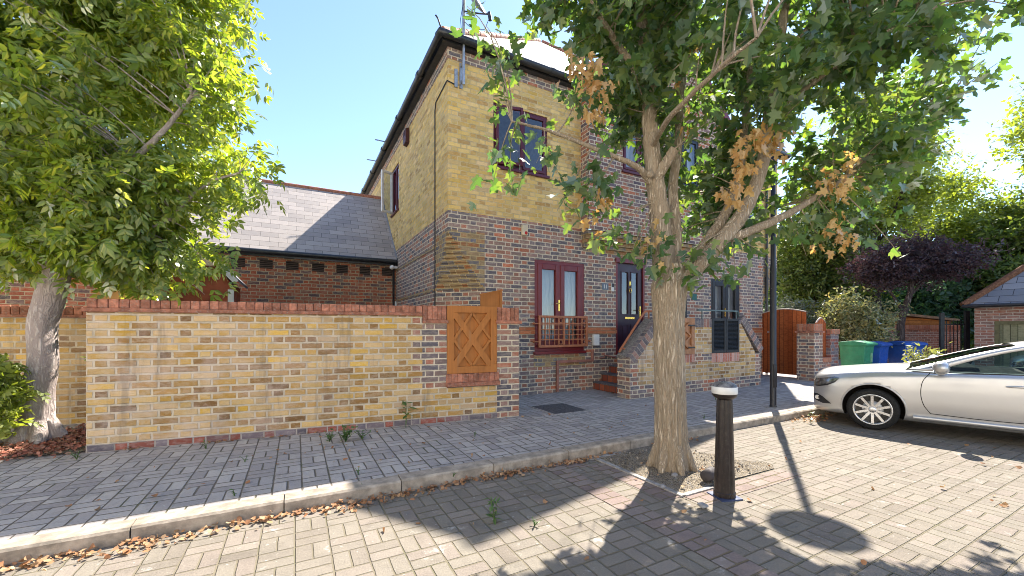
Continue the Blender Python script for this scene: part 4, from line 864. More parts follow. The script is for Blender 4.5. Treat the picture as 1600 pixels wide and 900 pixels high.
def chipped():
    t = MT('chipped_black_paint', .4, .5); p = t.obj((1, 1, .55)); c = t.mix(t.mr(t.noise(p, 7.0, 5, .7), .655, .67), (.012, .012, .017), (.46, .46, .44)); t.col(c); return t.mat
lp = thing('lamp_post', 'slim black lamp post with chipped paint and flat round lamp head near kerb', 'lamp post', G(1208, 636, .1), 0)
LH = 5.32
MB().lathe([(.056, 0), (.056, .02), (.050, .03), (.050, 2.4), (.040, 2.5), (.036, LH-.05), (0, LH-.05)], 20).build('post', chipped(), lp)
MB().lathe([(.0, LH-.06), (.06, LH-.05), (.10, LH+.02), (.30, LH+.06), (.305, LH+.10), (.2, LH+.17), (.06, LH+.21), (0, LH+.215)], 32).build('lamp_head', M['black'], lp)
MB().box(-.13, .13, -.11, .11, -.02, .006).build('base_slab', M['edging'], lp)
MB().box(-.03, .03, -.063, -.05, .35, .75).build('access_door', M['black'], lp, bevel=.004)

# ------------------------------------------------------------------ side gate, pier and arched panel
M['cedar'] = brick_mat('red_brown_boards', [(0, (.32, .075, .02)), (.5, (.40, .10, .028)), (1, (.46, .14, .045))], (.05, .012, .008), mode='stack', L=.115, h=10, joint=.003, seed=41, wob=0, bump=.5, speck=.1, dirt=.1)
gt = thing('side_gate', 'tall red-brown boarded garden gate with arched top beside house corner', 'gate', HW(9.9, -1.2, .1), RZ)
og = (9.9, -1.2, .1)
def arch(y0, y1, z0, zs, rise, n=14): return [(y0, z0), (y1, z0)] + [(y1+(y0-y1)*k/n, zs+rise*math.sin(PI*k/n)) for k in range(n+1)]
MB().prism([(p[0], p[1]) for p in arch(-1.19, -.02, .17, 1.93, .10)], 9.9, 9.94, 'x').build('boards', M['cedar'], gt, off=og)
MB().tube([(9.92, y, z+.012) for y, z in arch(-1.19, -.02, .17, 1.93, .10)[2:]], .022, 6).build('top_trim', plain('pale_trim', (.45, .36, .30), .6), gt, off=og)
MB().box(9.885, 9.90, -.22, -.17, 1.35, 1.41).build('latch', M['steel'], gt, off=og)
pi = thing('gate_pier', 'square purple brick gate pier with red brick cap between gate and arched panel', 'pier', HW(9.40, -1.64, .1), RZ)
op = (9.40, -1.64, .1)
MB().box(9.40, 9.82, -1.64, -1.22, .05, 1.36).build('shaft', M['purple'], pi, off=op)
MB().box(9.365, 9.855, -1.675, -1.185, 1.36, 1.405).build('creasing_tile', M['terra'], pi, off=op, bevel=.008); MB().box(9.395, 9.825, -1.645, -1.215, 1.405, 1.60).build('cap', M['soldier'], pi, off=op, bevel=.008)
fp = thing('fence_panel', 'short red-brown arched fence panel on low red brick wall beside pier', 'fence', HW(9.83, -1.5, .1), RZ)
of = (9.83, -1.5, .1)
MB().prism([(p[0], p[1]) for p in arch(9.83, 10.30, .70, 1.62, .13)], -1.5, -1.46, 'y').build('boards', M['cedar'], fp, off=of)
MB().tube([(x, -1.48, z+.01) for x, z in arch(9.83, 10.30, .70, 1.62, .13)[2:]], .02, 6).build('top_trim', plain('pale_trim', (.45, .36, .30), .6), fp, off=of)
MB().box(9.822, 10.32, -1.60, -1.30, .05, .58).build('dwarf_wall', M['garage'], fp, off=of); MB().box(9.825, 10.32, -1.63, -1.28, .58, .70).build('dwarf_coping', M['soldier'], fp, off=of, bevel=.008)
pb = thing('garden_wall', 'short blue and red brick wall with red coping beside the green bin', 'wall', HW(10.32, -1.6, .1), RZ)
ob = (10.32, -1.6, .1)
MB().box(10.325, 10.75, -1.6, -1.3, .05, 1.33).build('wall', M['plinth'], pb, off=ob); MB().box(10.322, 10.77, -1.625, -1.275, 1.33, 1.46).build('coping', M['soldier'], pb, off=ob, bevel=.008)

# ------------------------------------------------------------------ wheelie bins
def bin_(loc, rz, mat, label, hgt=1.06, marks=True):
    t = thing('wheelie_bin', label, 'wheelie bin', loc, rz, 'wheelie bins behind the silver car')
    wt, wb_, dt, db = .58, .47, .62, .50; h = hgt-.12
    def rect(w, d, z, oy=0): return [(0.29-w/2, oy+.0, z), (0.29+w/2, oy, z), (0.29+w/2, oy+d, z), (0.29-w/2, oy+d, z)]
    mb = MB(); a = rect(wb_, db, .06, .06); b = rect(wt-.03, dt-.03, h-.05, .015); c = rect(wt, dt, h-.05, 0); d = rect(wt, dt, h, 0)
    for lo, hi in ((a, b), (b, c), (c, d)): mb.add(lo+hi, [(i, (i+1) % 4, 4+(i+1) % 4, 4+i) for i in range(4)])
    mb.add(a, [(0, 1, 2, 3)]); mb.add(d, [(0, 1, 2, 3)])
    mb.build('body', mat, t, bevel=.02)
    l = MB().prism([(-.065, h-.02), (-.065, h+.035), (.0, h+.07), (.25, h+.11), (.48, h+.09), (.66, h+.05), (.66, h-.02)], -.04, .62, 'x').build('lid', mat, t, bevel=.018, seg=3)
    MB().tube([(.04, .66, h+.02), (.04, .73, h), (.54, .73, h), (.54, .66, h+.02)], .017, 8).build('handle', mat, t)
    for x in (.02, .50): MB().lathe([(.0, 0), (.09, 0), (.10, .01), (.10, .05), (.09, .06), (0, .06)], 18, (x, .56, .10), axis='x').build('wheel', M['black'], t)
    if marks:
        mk = MB(); 
        for k in range(4): mk.box(.24, .245+.0, .0, .001, .3, .31) if 0 else None
    return t
M['bing'] = plain('green_bin_plastic', (.05, .30, .15), .45, .45, nscale=5, var=.2, dust=.15); M['binb'] = plain('blue_bin_plastic', (.02, .10, .44), .42, .45, nscale=5, var=.2, dust=.15)
gb = bin_((9.66, 11.1, .1), RZ, M['bing'], 'large green wheelie bin with overhanging lid beside arched fence panel', 1.05)
mk = MB().prism([(.40, .45), (.425, .45), (.425, .70), (.40, .70)], -.004, .03, 'y').build('pale_mark', plain('pale_green_mark', (.30, .55, .40), .6), gb)
bin_((10.45, 11.50, .1), RZ, M['binb'], 'blue wheelie bin standing between green bin and second blue bin', 1.02)
b2 = bin_((11.55, 11.92, .1), RZ-.5, M['binb'], 'blue wheelie bin with white lettering behind golden sapling', 1.02)
mk = MB()
for k, w in enumerate((.05, .03, .05, .04)): mk.box(.18+.06*k, .18+.06*k+w, -.01, .03, .62, .68)
mk.build('white_lettering', M['white'], b2)

# ------------------------------------------------------------------ back wall, shed, garage, metal gate
bwl = thing('brick_wall', 'brown brick boundary wall with red coping in front of timber shed', 'wall', (12.5, 14.9, 0), .12)
MB().box(0, 4.6, 0, .24, 0, 1.42).build('wall', M['garage'], bwl); MB().box(-.02, 4.62, -.03, .27, 1.42, 1.47).build('creasing_tile', M['terra'], bwl, bevel=.006); MB().box(0, 4.6, -.004, .244, 1.47, 1.62).build('coping', M['soldier'], bwl, bevel=.008)
sh = thing('timber_shed', 'orange brown timber shed with low sloping roof behind brick wall', 'shed', (15.2, 16.9, 0), .08)
MB().prism([(0, 0), (3.4, 0), (3.4, 1.80), (0, 2.10)], 0, 2.2, 'y').build('boarded_wall', brick_mat('orange_boards', [(0, (.38, .14, .03)), (1, (.48, .19, .05))], (.10, .03, .01), mode='stretcher', L=4.0, h=.13, joint=.004, seed=51, wob=0, dirt=.1), sh)
MB().prism([(-.15, 2.14), (3.6, 1.81), (3.6, 1.90), (-.15, 2.25)], -.15, 2.4, 'y').build('roof', plain('shed_roof_felt', (.30, .17, .09), .9, var=.4), sh)
ga = thing('garage', 'red brick garage with grey slate hipped roof and olive green door', 'garage', HW(15.94, -2.93, 0), RZ)
s0, w0 = 15.94, -2.93; oga = (s0, w0, 0); ez = 2.2
mb = MB()
mb.sheet(w0-6, w0, 0, ez, [(w0-4.6, w0-.40, 0.0, 1.70)], s0, .12, axis='x'); mb.quad((s0, w0, 0), (s0+5, w0, 0), (s0+5, w0, ez), (s0, w0, ez)); mb.quad((s0, w0-6, 0), (s0+5, w0-6, 0), (s0+5, w0-6, ez), (s0, w0-6, ez))
mb.build('wall', M['garage'], ga, off=oga, norm=False)
MB().box(s0+.06, s0+.12, w0-4.6, w0-.40, 0, 1.70).build('door', brick_mat('olive_boards', [(0, (.22, .215, .125)), (1, (.27, .26, .16))], (.07, .07, .035), mode='stack', L=.14, h=10, joint=.004, seed=52, wob=0, dirt=.1), ga, off=oga)
MB().box(s0+.02, s0+.06, w0-.50, w0-.40, 0, 1.70).box(s0+.02, s0+.06, w0-4.6, w0-.5, 1.60, 1.70).build('door_frame', plain('olive_frame', (.15, .14, .07), .6), ga, off=oga)
e = .2; a, b, c, d = (s0-e, w0+e, ez), (s0+5+e, w0+e, ez), (s0+5+e, w0-6-e, ez), (s0-e, w0-6-e, ez); p, q = (s0+2.5, w0-2.5, ez+2.7*1.08), (s0+2.5, w0-3.5, ez+2.7*1.08)
gr_ = MB().add([a, b, c, d, p, q], [(0, 1, 4), (1, 2, 5, 4), (2, 3, 5), (3, 0, 4, 5)]).build('roof', M['garslate'], ga, off=oga)
mb = MB()
for s_, t_ in ((a, p), (d, q), (b, p)): mb.tube([Vector(s_), Vector(t_)], .10, 8)
mb.tube([p, q], .1, 8); mb.build('hip_tiles', M['moss'], gr_)
gr_.children[0].data.transform(Matrix.Translation((-oga[0], -oga[1], -oga[2])))
MB().tube([(s0-e-.04, w0-6.2, ez-.03), (s0-e-.04, w0+e, ez-.03)], .055, 8).build('gutter', M['gutter'], ga, off=oga)
mg = thing('metal_gate', 'black metal gate with tall posts between brick wall and garage', 'gate', (14.0, 13.25, 0), -.35)
mb = MB().box(0, .10, 0, .10, 0, 2.0).box(.62, .72, 0, .10, 0, 2.05); mb.build('post', M['black'], mg)
mb = MB()
for k in range(5): mb.box(.16+.09*k, .178+.09*k, .04, .06, .1, 1.75)
mb.box(.10, .62, .035, .065, .15, .19).box(.10, .62, .035, .065, 1.6, 1.64); mb.build('bars', M['black'], mg)

mc = thing('manhole_cover', 'dark square inspection cover set in pavement in front of the house', 'manhole cover', HW(1.12, -1.9, .1), RZ)
MB().box(0, .66, 0, .74, -.02, .008).build('cover', M['iron'], mc); MB().ring(-.03, .69, -.03, .77, .03, 0, .01).build('frame', M['edging'], mc)
mcf = mc.children[1]; mcf.data.transform(Matrix(((1, 0, 0, 0), (0, 0, 1, 0), (0, 1, 0, 0), (0, 0, 0, 1))))
MB().box(0.02, .68, -.20, -.03, -.02, .004).build('pale_strip', M['edging'], mc)

# ================================================================== THE CARS
KC = 0.93
def cr(pts, n=10):
    """Catmull-Rom through points"""
    P = np.array(pts, float); out = []
    Q = np.vstack([2*P[0]-P[1], P, 2*P[-1]-P[-2]])
    for i in range(1, len(Q)-2):
        for k in range(n):
            t = k/n; out.append(.5*((2*Q[i])+(-Q[i-1]+Q[i+1])*t+(2*Q[i-1]-5*Q[i]+4*Q[i+1]-Q[i+2])*t*t+(-Q[i-1]+3*Q[i]-3*Q[i+1]+Q[i+2])*t**3))
    out.append(P[-1]); return np.array(out)
def carpaint(name, c):
    t = MT(name, .36, .5, .65); t.col(t.mix(t.mr(t.noise(t.obj(), 2.2, 5, .7),   .45, .75, 0, .05), c, (.30, .27, .23))); t.b.inputs['Coat Weight'].default_value = 1.0; t.b.inputs['Coat Roughness'].default_value = .10
    t.rough(t.mr(t.noise(t.obj(), 6, 4, .7), .3, .7, .32, .40)); return t.mat
M['silver'] = carpaint('silver_paint', (.50, .50, .505)); M['tyre'] = plain('tyre_rubber', (.016, .016, .016), .8, .3, nscale=20); M['alloy'] = plain('alloy_rim', (.62, .62, .63), .3, .5, metal=.85, nscale=25, var=.15)
M['rimdark'] = plain('rim_shadow_paint', (.09, .085, .08), .5, .4, metal=.3); M['seam'] = plain('panel_gap', (.012, .012, .012), .9, .1); M['lamp'] = plain('headlamp_inside', (.30, .31, .33), .15, .6, metal=.7, nscale=18, var=.7)
def make_car(label, paint):
    root = thing('car', label, 'car', (0, 0, 0), 0)
    # stations: x (0 nose .. 4.6 tail), half width, under z, shoulder z, top z
    st = [(0.14, .50, .24, .62, .70), (.165, .64, .21, .69, .79), (.24, .75, .19, .74, .85), (.38, .83, .18, .785, .89), (.62, .875, .18, .83, .925), (.93, .895, .18, .87, .965), (1.25, .895, .18, .895, .995),
          (1.55, .89, .18, .915, 1.005), (2.0, .89, .18, .935, .99), (2.6, .89, .18, .955, .99), (3.2, .89, .18, .975, 1.0), (3.7, .885, .18, .99, 1.02), (4.1, .86, .19, 1.0, 1.04), (4.4, .80, .21, .99, 1.03), (4.56, .70, .25, .93, .99), (4.62, .58, .30, .80, .86)]
    S = cr(st, 6)
    rows = []
    for x, w, zb, zs, zt in S:
        cab = min(1, max(0, (x-1.25)/.35)) if x < 3 else 1
        sec = [(0, zb), (w*.80, zb), (w*.955, zb+.05), (w*.975, zb+.13), (w*.992, zb+.24), (w*1.0, .52), (w*.998, (.52+zs)/2), (w*.982, zs-.06), (w*.955, zs-.012), (w*.90, zs+.03*(1-cab)+.012), (w*.72, zs+(zt-zs)*(.72)), (w*.40, zt-.008), (0, zt)]
        q = cr(sec, 3); rows.append([(x, y, z) for y, z in q])
    nv = len(rows[0]); vs = []
    full = []
    for r in rows: full.append(r + [(x, -y, z) for x, y, z in reversed(r[1:-1])])
    m = len(full[0]); 
    mbb = MB(); mbb.add([p for r in full for p in r], [(i*m+j, (i+1)*m+j, (i+1)*m+(j+1) % m, i*m+(j+1) % m) for i in range(len(full)-1) for j in range(m)], 0, True)
    mbb.add(full[0], [list(range(m))], 0); mbb.add(full[-1], [list(range(m-1, -1, -1))], 0)
    body = mbb.build('body', [paint, M['dark']], root)
    bm = bmesh.new(); bm.from_mesh(body.data); bmesh.ops.remove_doubles(bm, verts=bm.verts, dist=1e-4); bmesh.ops.recalc_face_normals(bm, faces=bm.faces); bm.to_mesh(body.data); bm.free()
    WX = (.93, 3.63); WR = .317; WZ = .317
    cut = MB()
    for x in WX:
        for s in (1, -1): cut.lathe([(0, s*.60), (.368, s*.60), (.372, s*1.2), (0, s*1.2)], 72, (x, 0, WZ+.015), axis='y', mat=1)
    co = cut.build('cutter', [paint, M['dark']])
    bo = body.modifiers.new('b', 'BOOLEAN'); bo.object = co; bo.operation = 'DIFFERENCE'; bo.solver = 'EXACT'
    dg = bpy.context.evaluated_depsgraph_get(); me = bpy.data.meshes.new_from_object(body.evaluated_get(dg)); body.modifiers.clear(); old = body.data; body.data = me; bpy.data.objects.remove(co)
    tree = BVHTree.FromPolygons([v.co for v in me.vertices], [list(p.vertices) for p in me.polygons])
    # doors are their own pieces of the skin
    def split(name, test, parent):
        bm = bmesh.new(); bm.from_mesh(body.data); sel = [f for f in bm.faces if test(f.calc_center_median())]
        if not sel: bm.free(); return None
        d = bm.copy(); ids = {f.index for f in sel}; d.faces.ensure_lookup_table()
        bmesh.ops.delete(d, geom=[f for f in d.faces if f.index not in ids], context='FACES'); bmesh.ops.delete(bm, geom=sel, context='FACES')
        m2 = bpy.data.meshes.new(name); d.to_mesh(m2); d.free(); bm.to_mesh(body.data); bm.free()
        for mm in body.data.materials: m2.materials.append(mm)
        o = bpy.data.objects.new(name, m2); COL.objects.link(o); o.parent = parent; return o
    doors = []
    for s in (1, -1):
        for x0, x1 in ((1.50, 2.62), (2.62, 3.22)):
            doors.append(split('door', lambda c, s=s, x0=x0, x1=x1: x0 < c.x < x1 and c.y*s > .5 and .33 < c.z < .93 and abs(c.y) > .80, root))
    for p in body.data.polygons:                                              # dark deck inside the cabin
        c = p.center
        if 1.62 < c.x < 3.9 and abs(c.y) < .76 and c.z > .93: p.material_index = 1
    def hit(x, z, s):
        h = tree.ray_cast(Vector((x, 3*s, z)), Vector((0, -s, 0))); return h[0]
    def hitf(y, z):
        h = tree.ray_cast(Vector((-2, y, z)), Vector((1, 0, 0))); return h[0]
    def skin_line(pts, s, r): 
        L = []
        for x, z in cr(pts, 8):
            h = hit(x, z, s)
            if h: L.append(h + Vector((0, .0005*s, 0)))
        return L
    for s in (1, -1):                                                         # shut lines
        sm_ = MB()
        for pts in ([(1.56, .93), (1.48, .80), (1.46, .62), (1.49, .46), (1.56, .34)], [(2.64, .95), (2.64, .7), (2.66, .34)], [(1.56, .34), (2.1, .325), (2.66, .335), (3.1, .335)], [(3.1, .34), (3.24, .5), (3.32, .75), (3.38, .97)]):
            L = skin_line(pts, s, .003)
            if len(L) > 2: sm_.tube(L, .0045, 5, cap=False)
        sm_.build('panel_gap', M['seam'], root)
    def patch(name, poly, s, mat, off=.004, parent=root, n=14):
        bm = bmesh.new(); vv = [bm.verts.new((x, 0, z)) for x, z in poly]; bm.faces.new(vv)
        bmesh.ops.triangulate(bm, faces=bm.faces); bmesh.ops.subdivide_edges(bm, edges=bm.edges, cuts=n, use_grid_fill=True)
        for v in bm.verts:
            h = hit(v.co.x, v.co.z, s); v.co = (h + Vector((-.3*off, off*s, .2*off))) if h else Vector((v.co.x, .5*s, v.co.z))
        m2 = bpy.data.meshes.new(name); bm.to_mesh(m2); bm.free(); m2.materials.append(mat)
        for p in m2.polygons: p.use_smooth = True
        o = bpy.data.objects.new(name, m2); COL.objects.link(o); o.parent = parent; return o
    for s in (1, -1):
        hl_ = patch('headlight', [(.17, .60), (.16, .675), (.20, .725), (.30, .75), (.46, .785), (.52, .775), (.46, .70), (.36, .645), (.25, .612)], s, M['lamp'], .005)
        patch('lens_trim', [(.17, .598), (.17, .612), (.25, .622), (.36, .656), (.46, .71), (.53, .777), (.47, .694), (.37, .636), (.25, .604)], s, M['black'], .008, hl_)
        patch('fog_lamp_grille', [(.155, .37), (.155, .47), (.22, .475), (.30, .44), (.42, .335), (.3, .325)], s, M['black'], .006)
        h = hit(.235, .415, s)
        if h: MB().lathe([(.0, -.004), (.028, -.006), (.036, 0), (.036, .014), (.028, .016), (.026, .004)], 18, (h.x-.01, h.y+(.004*s), h.z), axis='y').build('fog_lamp', M['alloy'], root)
        for x0 in (2.38,):
            h = hit(x0, .80, s); MB().tube([h+Vector((-.12, .004*s, .0)), h+Vector((-.07, .035*s, .005)), h+Vector((.06, .035*s, .01)), h+Vector((.12, .004*s, .012))], [.008, .014, .014, .008], 8).build('door_handle', paint, root)
        sk = MB(); L = [hit(x, .265, s) for x in np.linspace(1.38, 3.2, 20)]; L = [p + Vector((0, .012*s, 0)) for p in L if p]
        sk.tube(L, .035, 8); sk.build('side_skirt', paint, root)
        for x0 in WX:
            L = [hit(x0+.380*math.cos(a), WZ+.015+.380*math.sin(a), s) for a in np.linspace(-.25, PI+.25, 44)]; L = [h+Vector((0, -.004*s, 0)) for h in L if h]
            MB().tube(L, .013, 8).build('arch_lip', paint, root)
    MB().box(.125, .17, -.40, .40, .40, .56).build('grille', M['black'], root, bevel=.02)
    # greenhouse: side frames, windows, roof and screens
    outer = cr([(1.30, .955), (1.62, 1.075), (2.0, 1.215), (2.38, 1.33), (2.8, 1.40), (3.2, 1.385), (3.6, 1.29), (3.95, 1.15), (4.2, 1.04)], 6)
    inner_top = cr([(1.62, .955), (1.78, 1.035), (2.08, 1.165), (2.42, 1.275), (2.80, 1.340), (3.15, 1.325), (3.46, 1.235), (3.72, 1.10), (3.82, 1.03)], 6)
    def yw(z, x): 
        base = float(np.interp(x, S[:, 0], S[:, 1]))*.915
        return base - max(0, z-.94)*.50
    for s in (1, -1):
        fm = MB(); n_ = len(outer)
        pts = [(x, s*yw(z, x), z) for x, z in outer] + [(x, s*yw(z, x), z) for x, z in inner_top]
        fm.add(pts, [(i, i+1, n_+i+1, n_+i) for i in range(n_-1)], 0, True)
        f = fm.build('side_frame', paint, root); so_ = f.modifiers.new('s', 'SOLIDIFY'); so_.thickness = .02; so_.offset = 0
        k = int(len(inner_top)*.62)
        for nm, seg in (('side_window', inner_top[2:k]), ('side_window', inner_top[k+1:])):
            top = [(x, s*(yw(z, x)-.006), z) for x, z in seg]; bot = [(x, s*(yw(.95, x)-.006), .945+.02*(x-1.6)) for x, z in seg]
            w = MB(); nn = len(seg); w.add(top+bot, [(i, i+1, nn+i+1, nn+i) for i in range(nn-1)], 0, True); w.build(nm, M['carglass'], root, norm=False)
        tp = MB(); tp.prism([(1.36, .952), (1.62, .955), (1.73, 1.06)], s*(yw(1.0, 1.6))-.012, s*(yw(1.0, 1.6))+.012, 'y'); tp.build('mirror_triangle', M['black'], root)
        wb = MB(); L = [Vector((x, s*(yw(.95, x)+.012), .942+.02*(x-1.6))) for x in np.linspace(1.6, 3.7, 16)]; wb.tube(L, .009, 6); wb.build('window_trim', M['black'], root)
        pb_ = MB().bar((2.68, s*(yw(.96, 2.68)+.004), .96), (2.74, s*(yw(1.35, 2.74)+.004), 1.355), .05, .012, up=(1, 0, 0)); pb_.build('pillar_trim', M['black'], root)
        # mirror
        mi = MB(); vs = []; cxm, cym, czm = 1.68, s*1.0, 1.005
        for i in range(9):
            th = PI*i/8
            for j in range(16):
                a = 2*PI*j/16; sx = math.copysign(abs(math.sin(th))**.6, 1); 
                vs.append((cxm + .09*math.cos(a)*sx - .02, cym + .02*s + .14*math.cos(th), czm + .015 + .10*math.sin(a)*sx))
        mi.add(vs, [(i*16+j, i*16+(j+1) % 16, (i+1)*16+(j+1) % 16, (i+1)*16+j) for i in range(8) for j in range(16)], 0, True)
        mo = mi.build('wing_mirror', paint, root); MB().tube([(1.66, s*.83, .955), (1.67, s*.93, .965)], [.03, .022], 8).build('mirror_arm', M['black'], mo)
        MB().bar((cxm-.06, cym-.09, czm-.012), (cxm-.06, cym+.09, czm-.012), .014, .014).build('indicator', M['lamp'], mo)
    def strip(name, a, b, mat, bx, bz, n=10):
        w = MB(); vs = []
        for (x, z) in b:
            y = yw(z, x)
            for j in range(n+1):
                t = -1 + 2*j/n; vs.append((x + bx*(1-t*t), y*t, z + bz*(1-t*t)))
        w.add(vs, [(i*(n+1)+j, i*(n+1)+j+1, (i+1)*(n+1)+j+1, (i+1)*(n+1)+j) for i in range(len(b)-1) for j in range(n)], 0, True); return w.build(name, mat, root, norm=False)
    strip('windscreen', 0, outer[:19], M['screen'], -.04, .01); r_ = strip('roof', 0, outer[18:34], paint, 0, .03); strip('rear_window', 0, outer[33:], M['carglass'], .06, .02)
    MB().bar((1.42, -.66, .985), (1.42, .66, .985), .10, .02).build('scuttle', M['black'], root)
    # inside
    ins = MB().box(1.75, 2.05, -.68, .68, .93, 1.03); ins.build('dashboard', M['dark'], root, bevel=.04)
    swp = [(2.02+.06*math.cos(t), -.36+.17*math.sin(t), 1.04+.16*math.cos(t)) for t in np.linspace(0, 2*PI, 25)]
    MB().tube(swp, .017, 6, cap=False).tube([(1.98, -.36, 1.02), (2.02, -.36, 1.04)], .05, 8).build('steering_wheel', M['black'], root)
    for y in (.36, -.36):
        MB().prism([(2.62, .92), (2.85, .92), (2.95, 1.16), (2.85, 1.18)], y-.23, y+.23, 'y').build('seat', M['dark'], root, bevel=.04); MB().box(2.87, 2.97, y-.12, y+.12, 1.17, 1.30).build('headrest', M['dark'], root, bevel=.03)
    for x in WX:
        for s in (1, -1):
            ty = MB().lathe([(.215, .10), (.235, .112), (.285, .115), (.308, .10), (.317, .07), (.317, -.07), (.308, -.10), (.285, -.112), (.215, -.10)], 48, axis='y', cap=False).build('wheel', M['tyre'], root)
            ty.location = (x, s*.795, WZ); ty.rotation_euler = (0, .3, 0 if s > 0 else PI)
            rm = MB().lathe([(.236, .112), (.228, .117), (.216, .110), (.205, .085), (.20, .02)], 48, axis='y', cap=False)
            for k in range(10):
                a = 2*PI*k/10
                for da, wd_ in ((0, .030),):
                    c_, s__ = math.cos(a), math.sin(a); p0 = Vector((.03*c_, .098, .03*s__)); p1 = Vector((.212*c_, .110, .212*s__))
                    rm.bar(p0, p1, .034, .022, up=(0, 1, 0))
            rm.lathe([(.0, .118), (.035, .118), (.05, .108), (.055, .08)], 24, axis='y', cap=False); rm.build('rim', M['alloy'], ty)
            MB().lathe([(0, .03), (.20, .03), (.215, .05)], 36, axis='y', cap=False).build('rim_back', M['rimdark'], ty)
            MB().lathe([(0, .05), (.12, .05), (.13, .035)], 36, axis='y', cap=False).build('brake_disc', M['steel'], ty)
    MB().box(4.45, 4.64, -.55, .55, .70, .82).build('tail_light', plain('red_lamp', (.35, .01, .01), .2), root, bevel=.02)
    # mirror the layout so that x points ahead, and shrink to this street's measure
    Tm = Matrix.Diagonal((-KC, KC, KC, 1))
    seen = set()
    def fix(o, top=True):
        for ch in o.children:
            if ch.type == 'MESH' and ch.data.name not in seen:
                seen.add(ch.data.name); ch.data.transform(Tm); ch.data.flip_normals()
            ch.location = (-ch.location.x*KC, ch.location.y*KC, ch.location.z*KC); e = ch.rotation_euler; ch.rotation_euler = (e.x, -e.y, -e.z)
            fix(ch, False)
    fix(root); return root
car = make_car('silver saloon car parked at the kerb beyond the lamp post, alloy wheel turned', M['silver'])
fwd = Vector((-.717, .697, 0)); lef = Vector((-.697, -.717, 0))
CY = G(1363, 672, 0)                                                          # the near front tyre's footprint
o = CY - lef*(.91*KC) + fwd*(.93*KC)
car.location = (o.x, o.y, 0); car.rotation_euler = (0, 0, math.atan2(fwd.y, fwd.x))
car2 = copy_tree(car); car2['label'] = 'pale car parked on the far side of the silver car'; car2.location = (12.3, 10.2, 0); car2.rotation_euler = (0, 0, math.atan2(fwd.y, fwd.x)-.1)
wpaint = carpaint('pale_paint', (.60, .68, .68))
def repaint(o):
    if o.type == 'MESH':
        for sl_ in o.material_slots:
            if sl_.material == M['silver']: sl_.link = 'OBJECT'; sl_.material = wpaint
    for ch in o.children: repaint(ch)
repaint(car2)

# ================================================================== TREES AND PLANTS
def half(pts): return pts, [(-x, y) for x, y in pts]
def leaf_shape(kind):
    if kind == 'maple':
        r = [(0, 0), (.15, -.10), (.40, -.04), (.31, .13), (.60, .38), (.36, .41), (.17, .47), (.23, .72), (0, 1.0)]
        vs = []; fs = []
        for sx in (1, -1):
            b = len(vs); vs += [(sx*x, y, -.28*abs(x) - .18*y*y) for x, y in r]; f = list(range(b, b+len(r))); fs.append(f if sx > 0 else f[::-1])
        return np.array(vs), fs
    if kind in ('ash', 'lance'):
        vs = []; fs = []
        def leaflet(ox, oy, ang, L, W_, droop):
            ca, sa = math.cos(ang), math.sin(ang)
            for sx in (1, -1):
                b = len(vs)
                for x, y in [(0, 0), (.5*W_, .28*L), (.48*W_, .5*L), (0, L)]:
                    x *= sx; vs.append((ox + x*ca + y*sa, oy - x*sa + y*ca, -abs(x)*.35 - droop*(y/L)**2*L))
                f = [b, b+1, b+2, b+3]; fs.append(f if sx > 0 else f[::-1])
        if kind == 'ash':
            for oy, ang in ((.22, 1.05), (.22, -1.05), (.52, .85), (.52, -.85), (.72, .0)): leaflet(0, oy, ang, .50, .25, .45)
        else: leaflet(0, 0, 0, 1.0, .42, .3)
        return np.array(vs), fs
    if kind == 'trio':
        vs = []; fs = []
        for k in range(3):
            a = 2*PI*k/3 + .4; ca, sa = math.cos(a), math.sin(a); b = len(vs)
            for x, y in [(0, .05), (.20, .35), (0, .8), (-.20, .35)]: vs.append((x*ca+y*sa, -x*sa+y*ca, -.25*y*y + .1*k))
            fs.append([b, b+1, b+2, b+3])
        return np.array(vs), fs
    if kind == 'curl':
        vs = [(-.35, 0, .12), (.3, .05, .16), (.38, .5, 0), (.15, .95, .2), (-.2, .9, .1), (-.4, .45, .02)]; return np.array(vs), [[0, 1, 2, 5], [5, 2, 3, 4]]
def leaf_mesh(name, pos, tip, nrm, size, kind, mat, parent=None, base=(0, 0, 0)):
    tv, tf = leaf_shape(kind); n = len(pos); k = len(tv)
    y = tip/np.linalg.norm(tip, axis=1, keepdims=True); z = nrm - y*(nrm*y).sum(1, keepdims=True); z /= np.maximum(np.linalg.norm(z, axis=1, keepdims=True), 1e-6); x = np.cross(y, z)
    B = np.stack([x, y, z], 1)                                                # rows
    tvn = np.repeat(tv[None], n, 0); tvn[:, :, 2] *= (RNG.normal(size=n)*.9 + .9)[:, None]; tvn[:, :, 0] *= (.8 + .35*RNG.random(n))[:, None]
    V = np.einsum('nki,nij->nkj', tvn, B)*size[:, None, None] + pos[:, None, :] - np.array(base)
    me = bpy.data.meshes.new(name); me.vertices.add(n*k); me.vertices.foreach_set('co', V.reshape(-1).astype(np.float32))
    lens = np.array([len(f) for f in tf]); flat = np.concatenate([np.array(f) for f in tf])
    me.loops.add(n*len(flat)); me.loops.foreach_set('vertex_index', (flat[None, :] + (np.arange(n)*k)[:, None]).reshape(-1).astype(np.int32))
    me.polygons.add(n*len(tf)); tot = np.tile(lens, n); st = np.concatenate([[0], np.cumsum(tot)[:-1]])
    me.polygons.foreach_set('loop_start', st.astype(np.int32)); me.polygons.foreach_set('loop_total', tot.astype(np.int32))
    me.update(calc_edges=True); me.materials.append(mat)
    o = bpy.data.objects.new(name, me); COL.objects.link(o)
    if parent: o.parent = parent
    return o
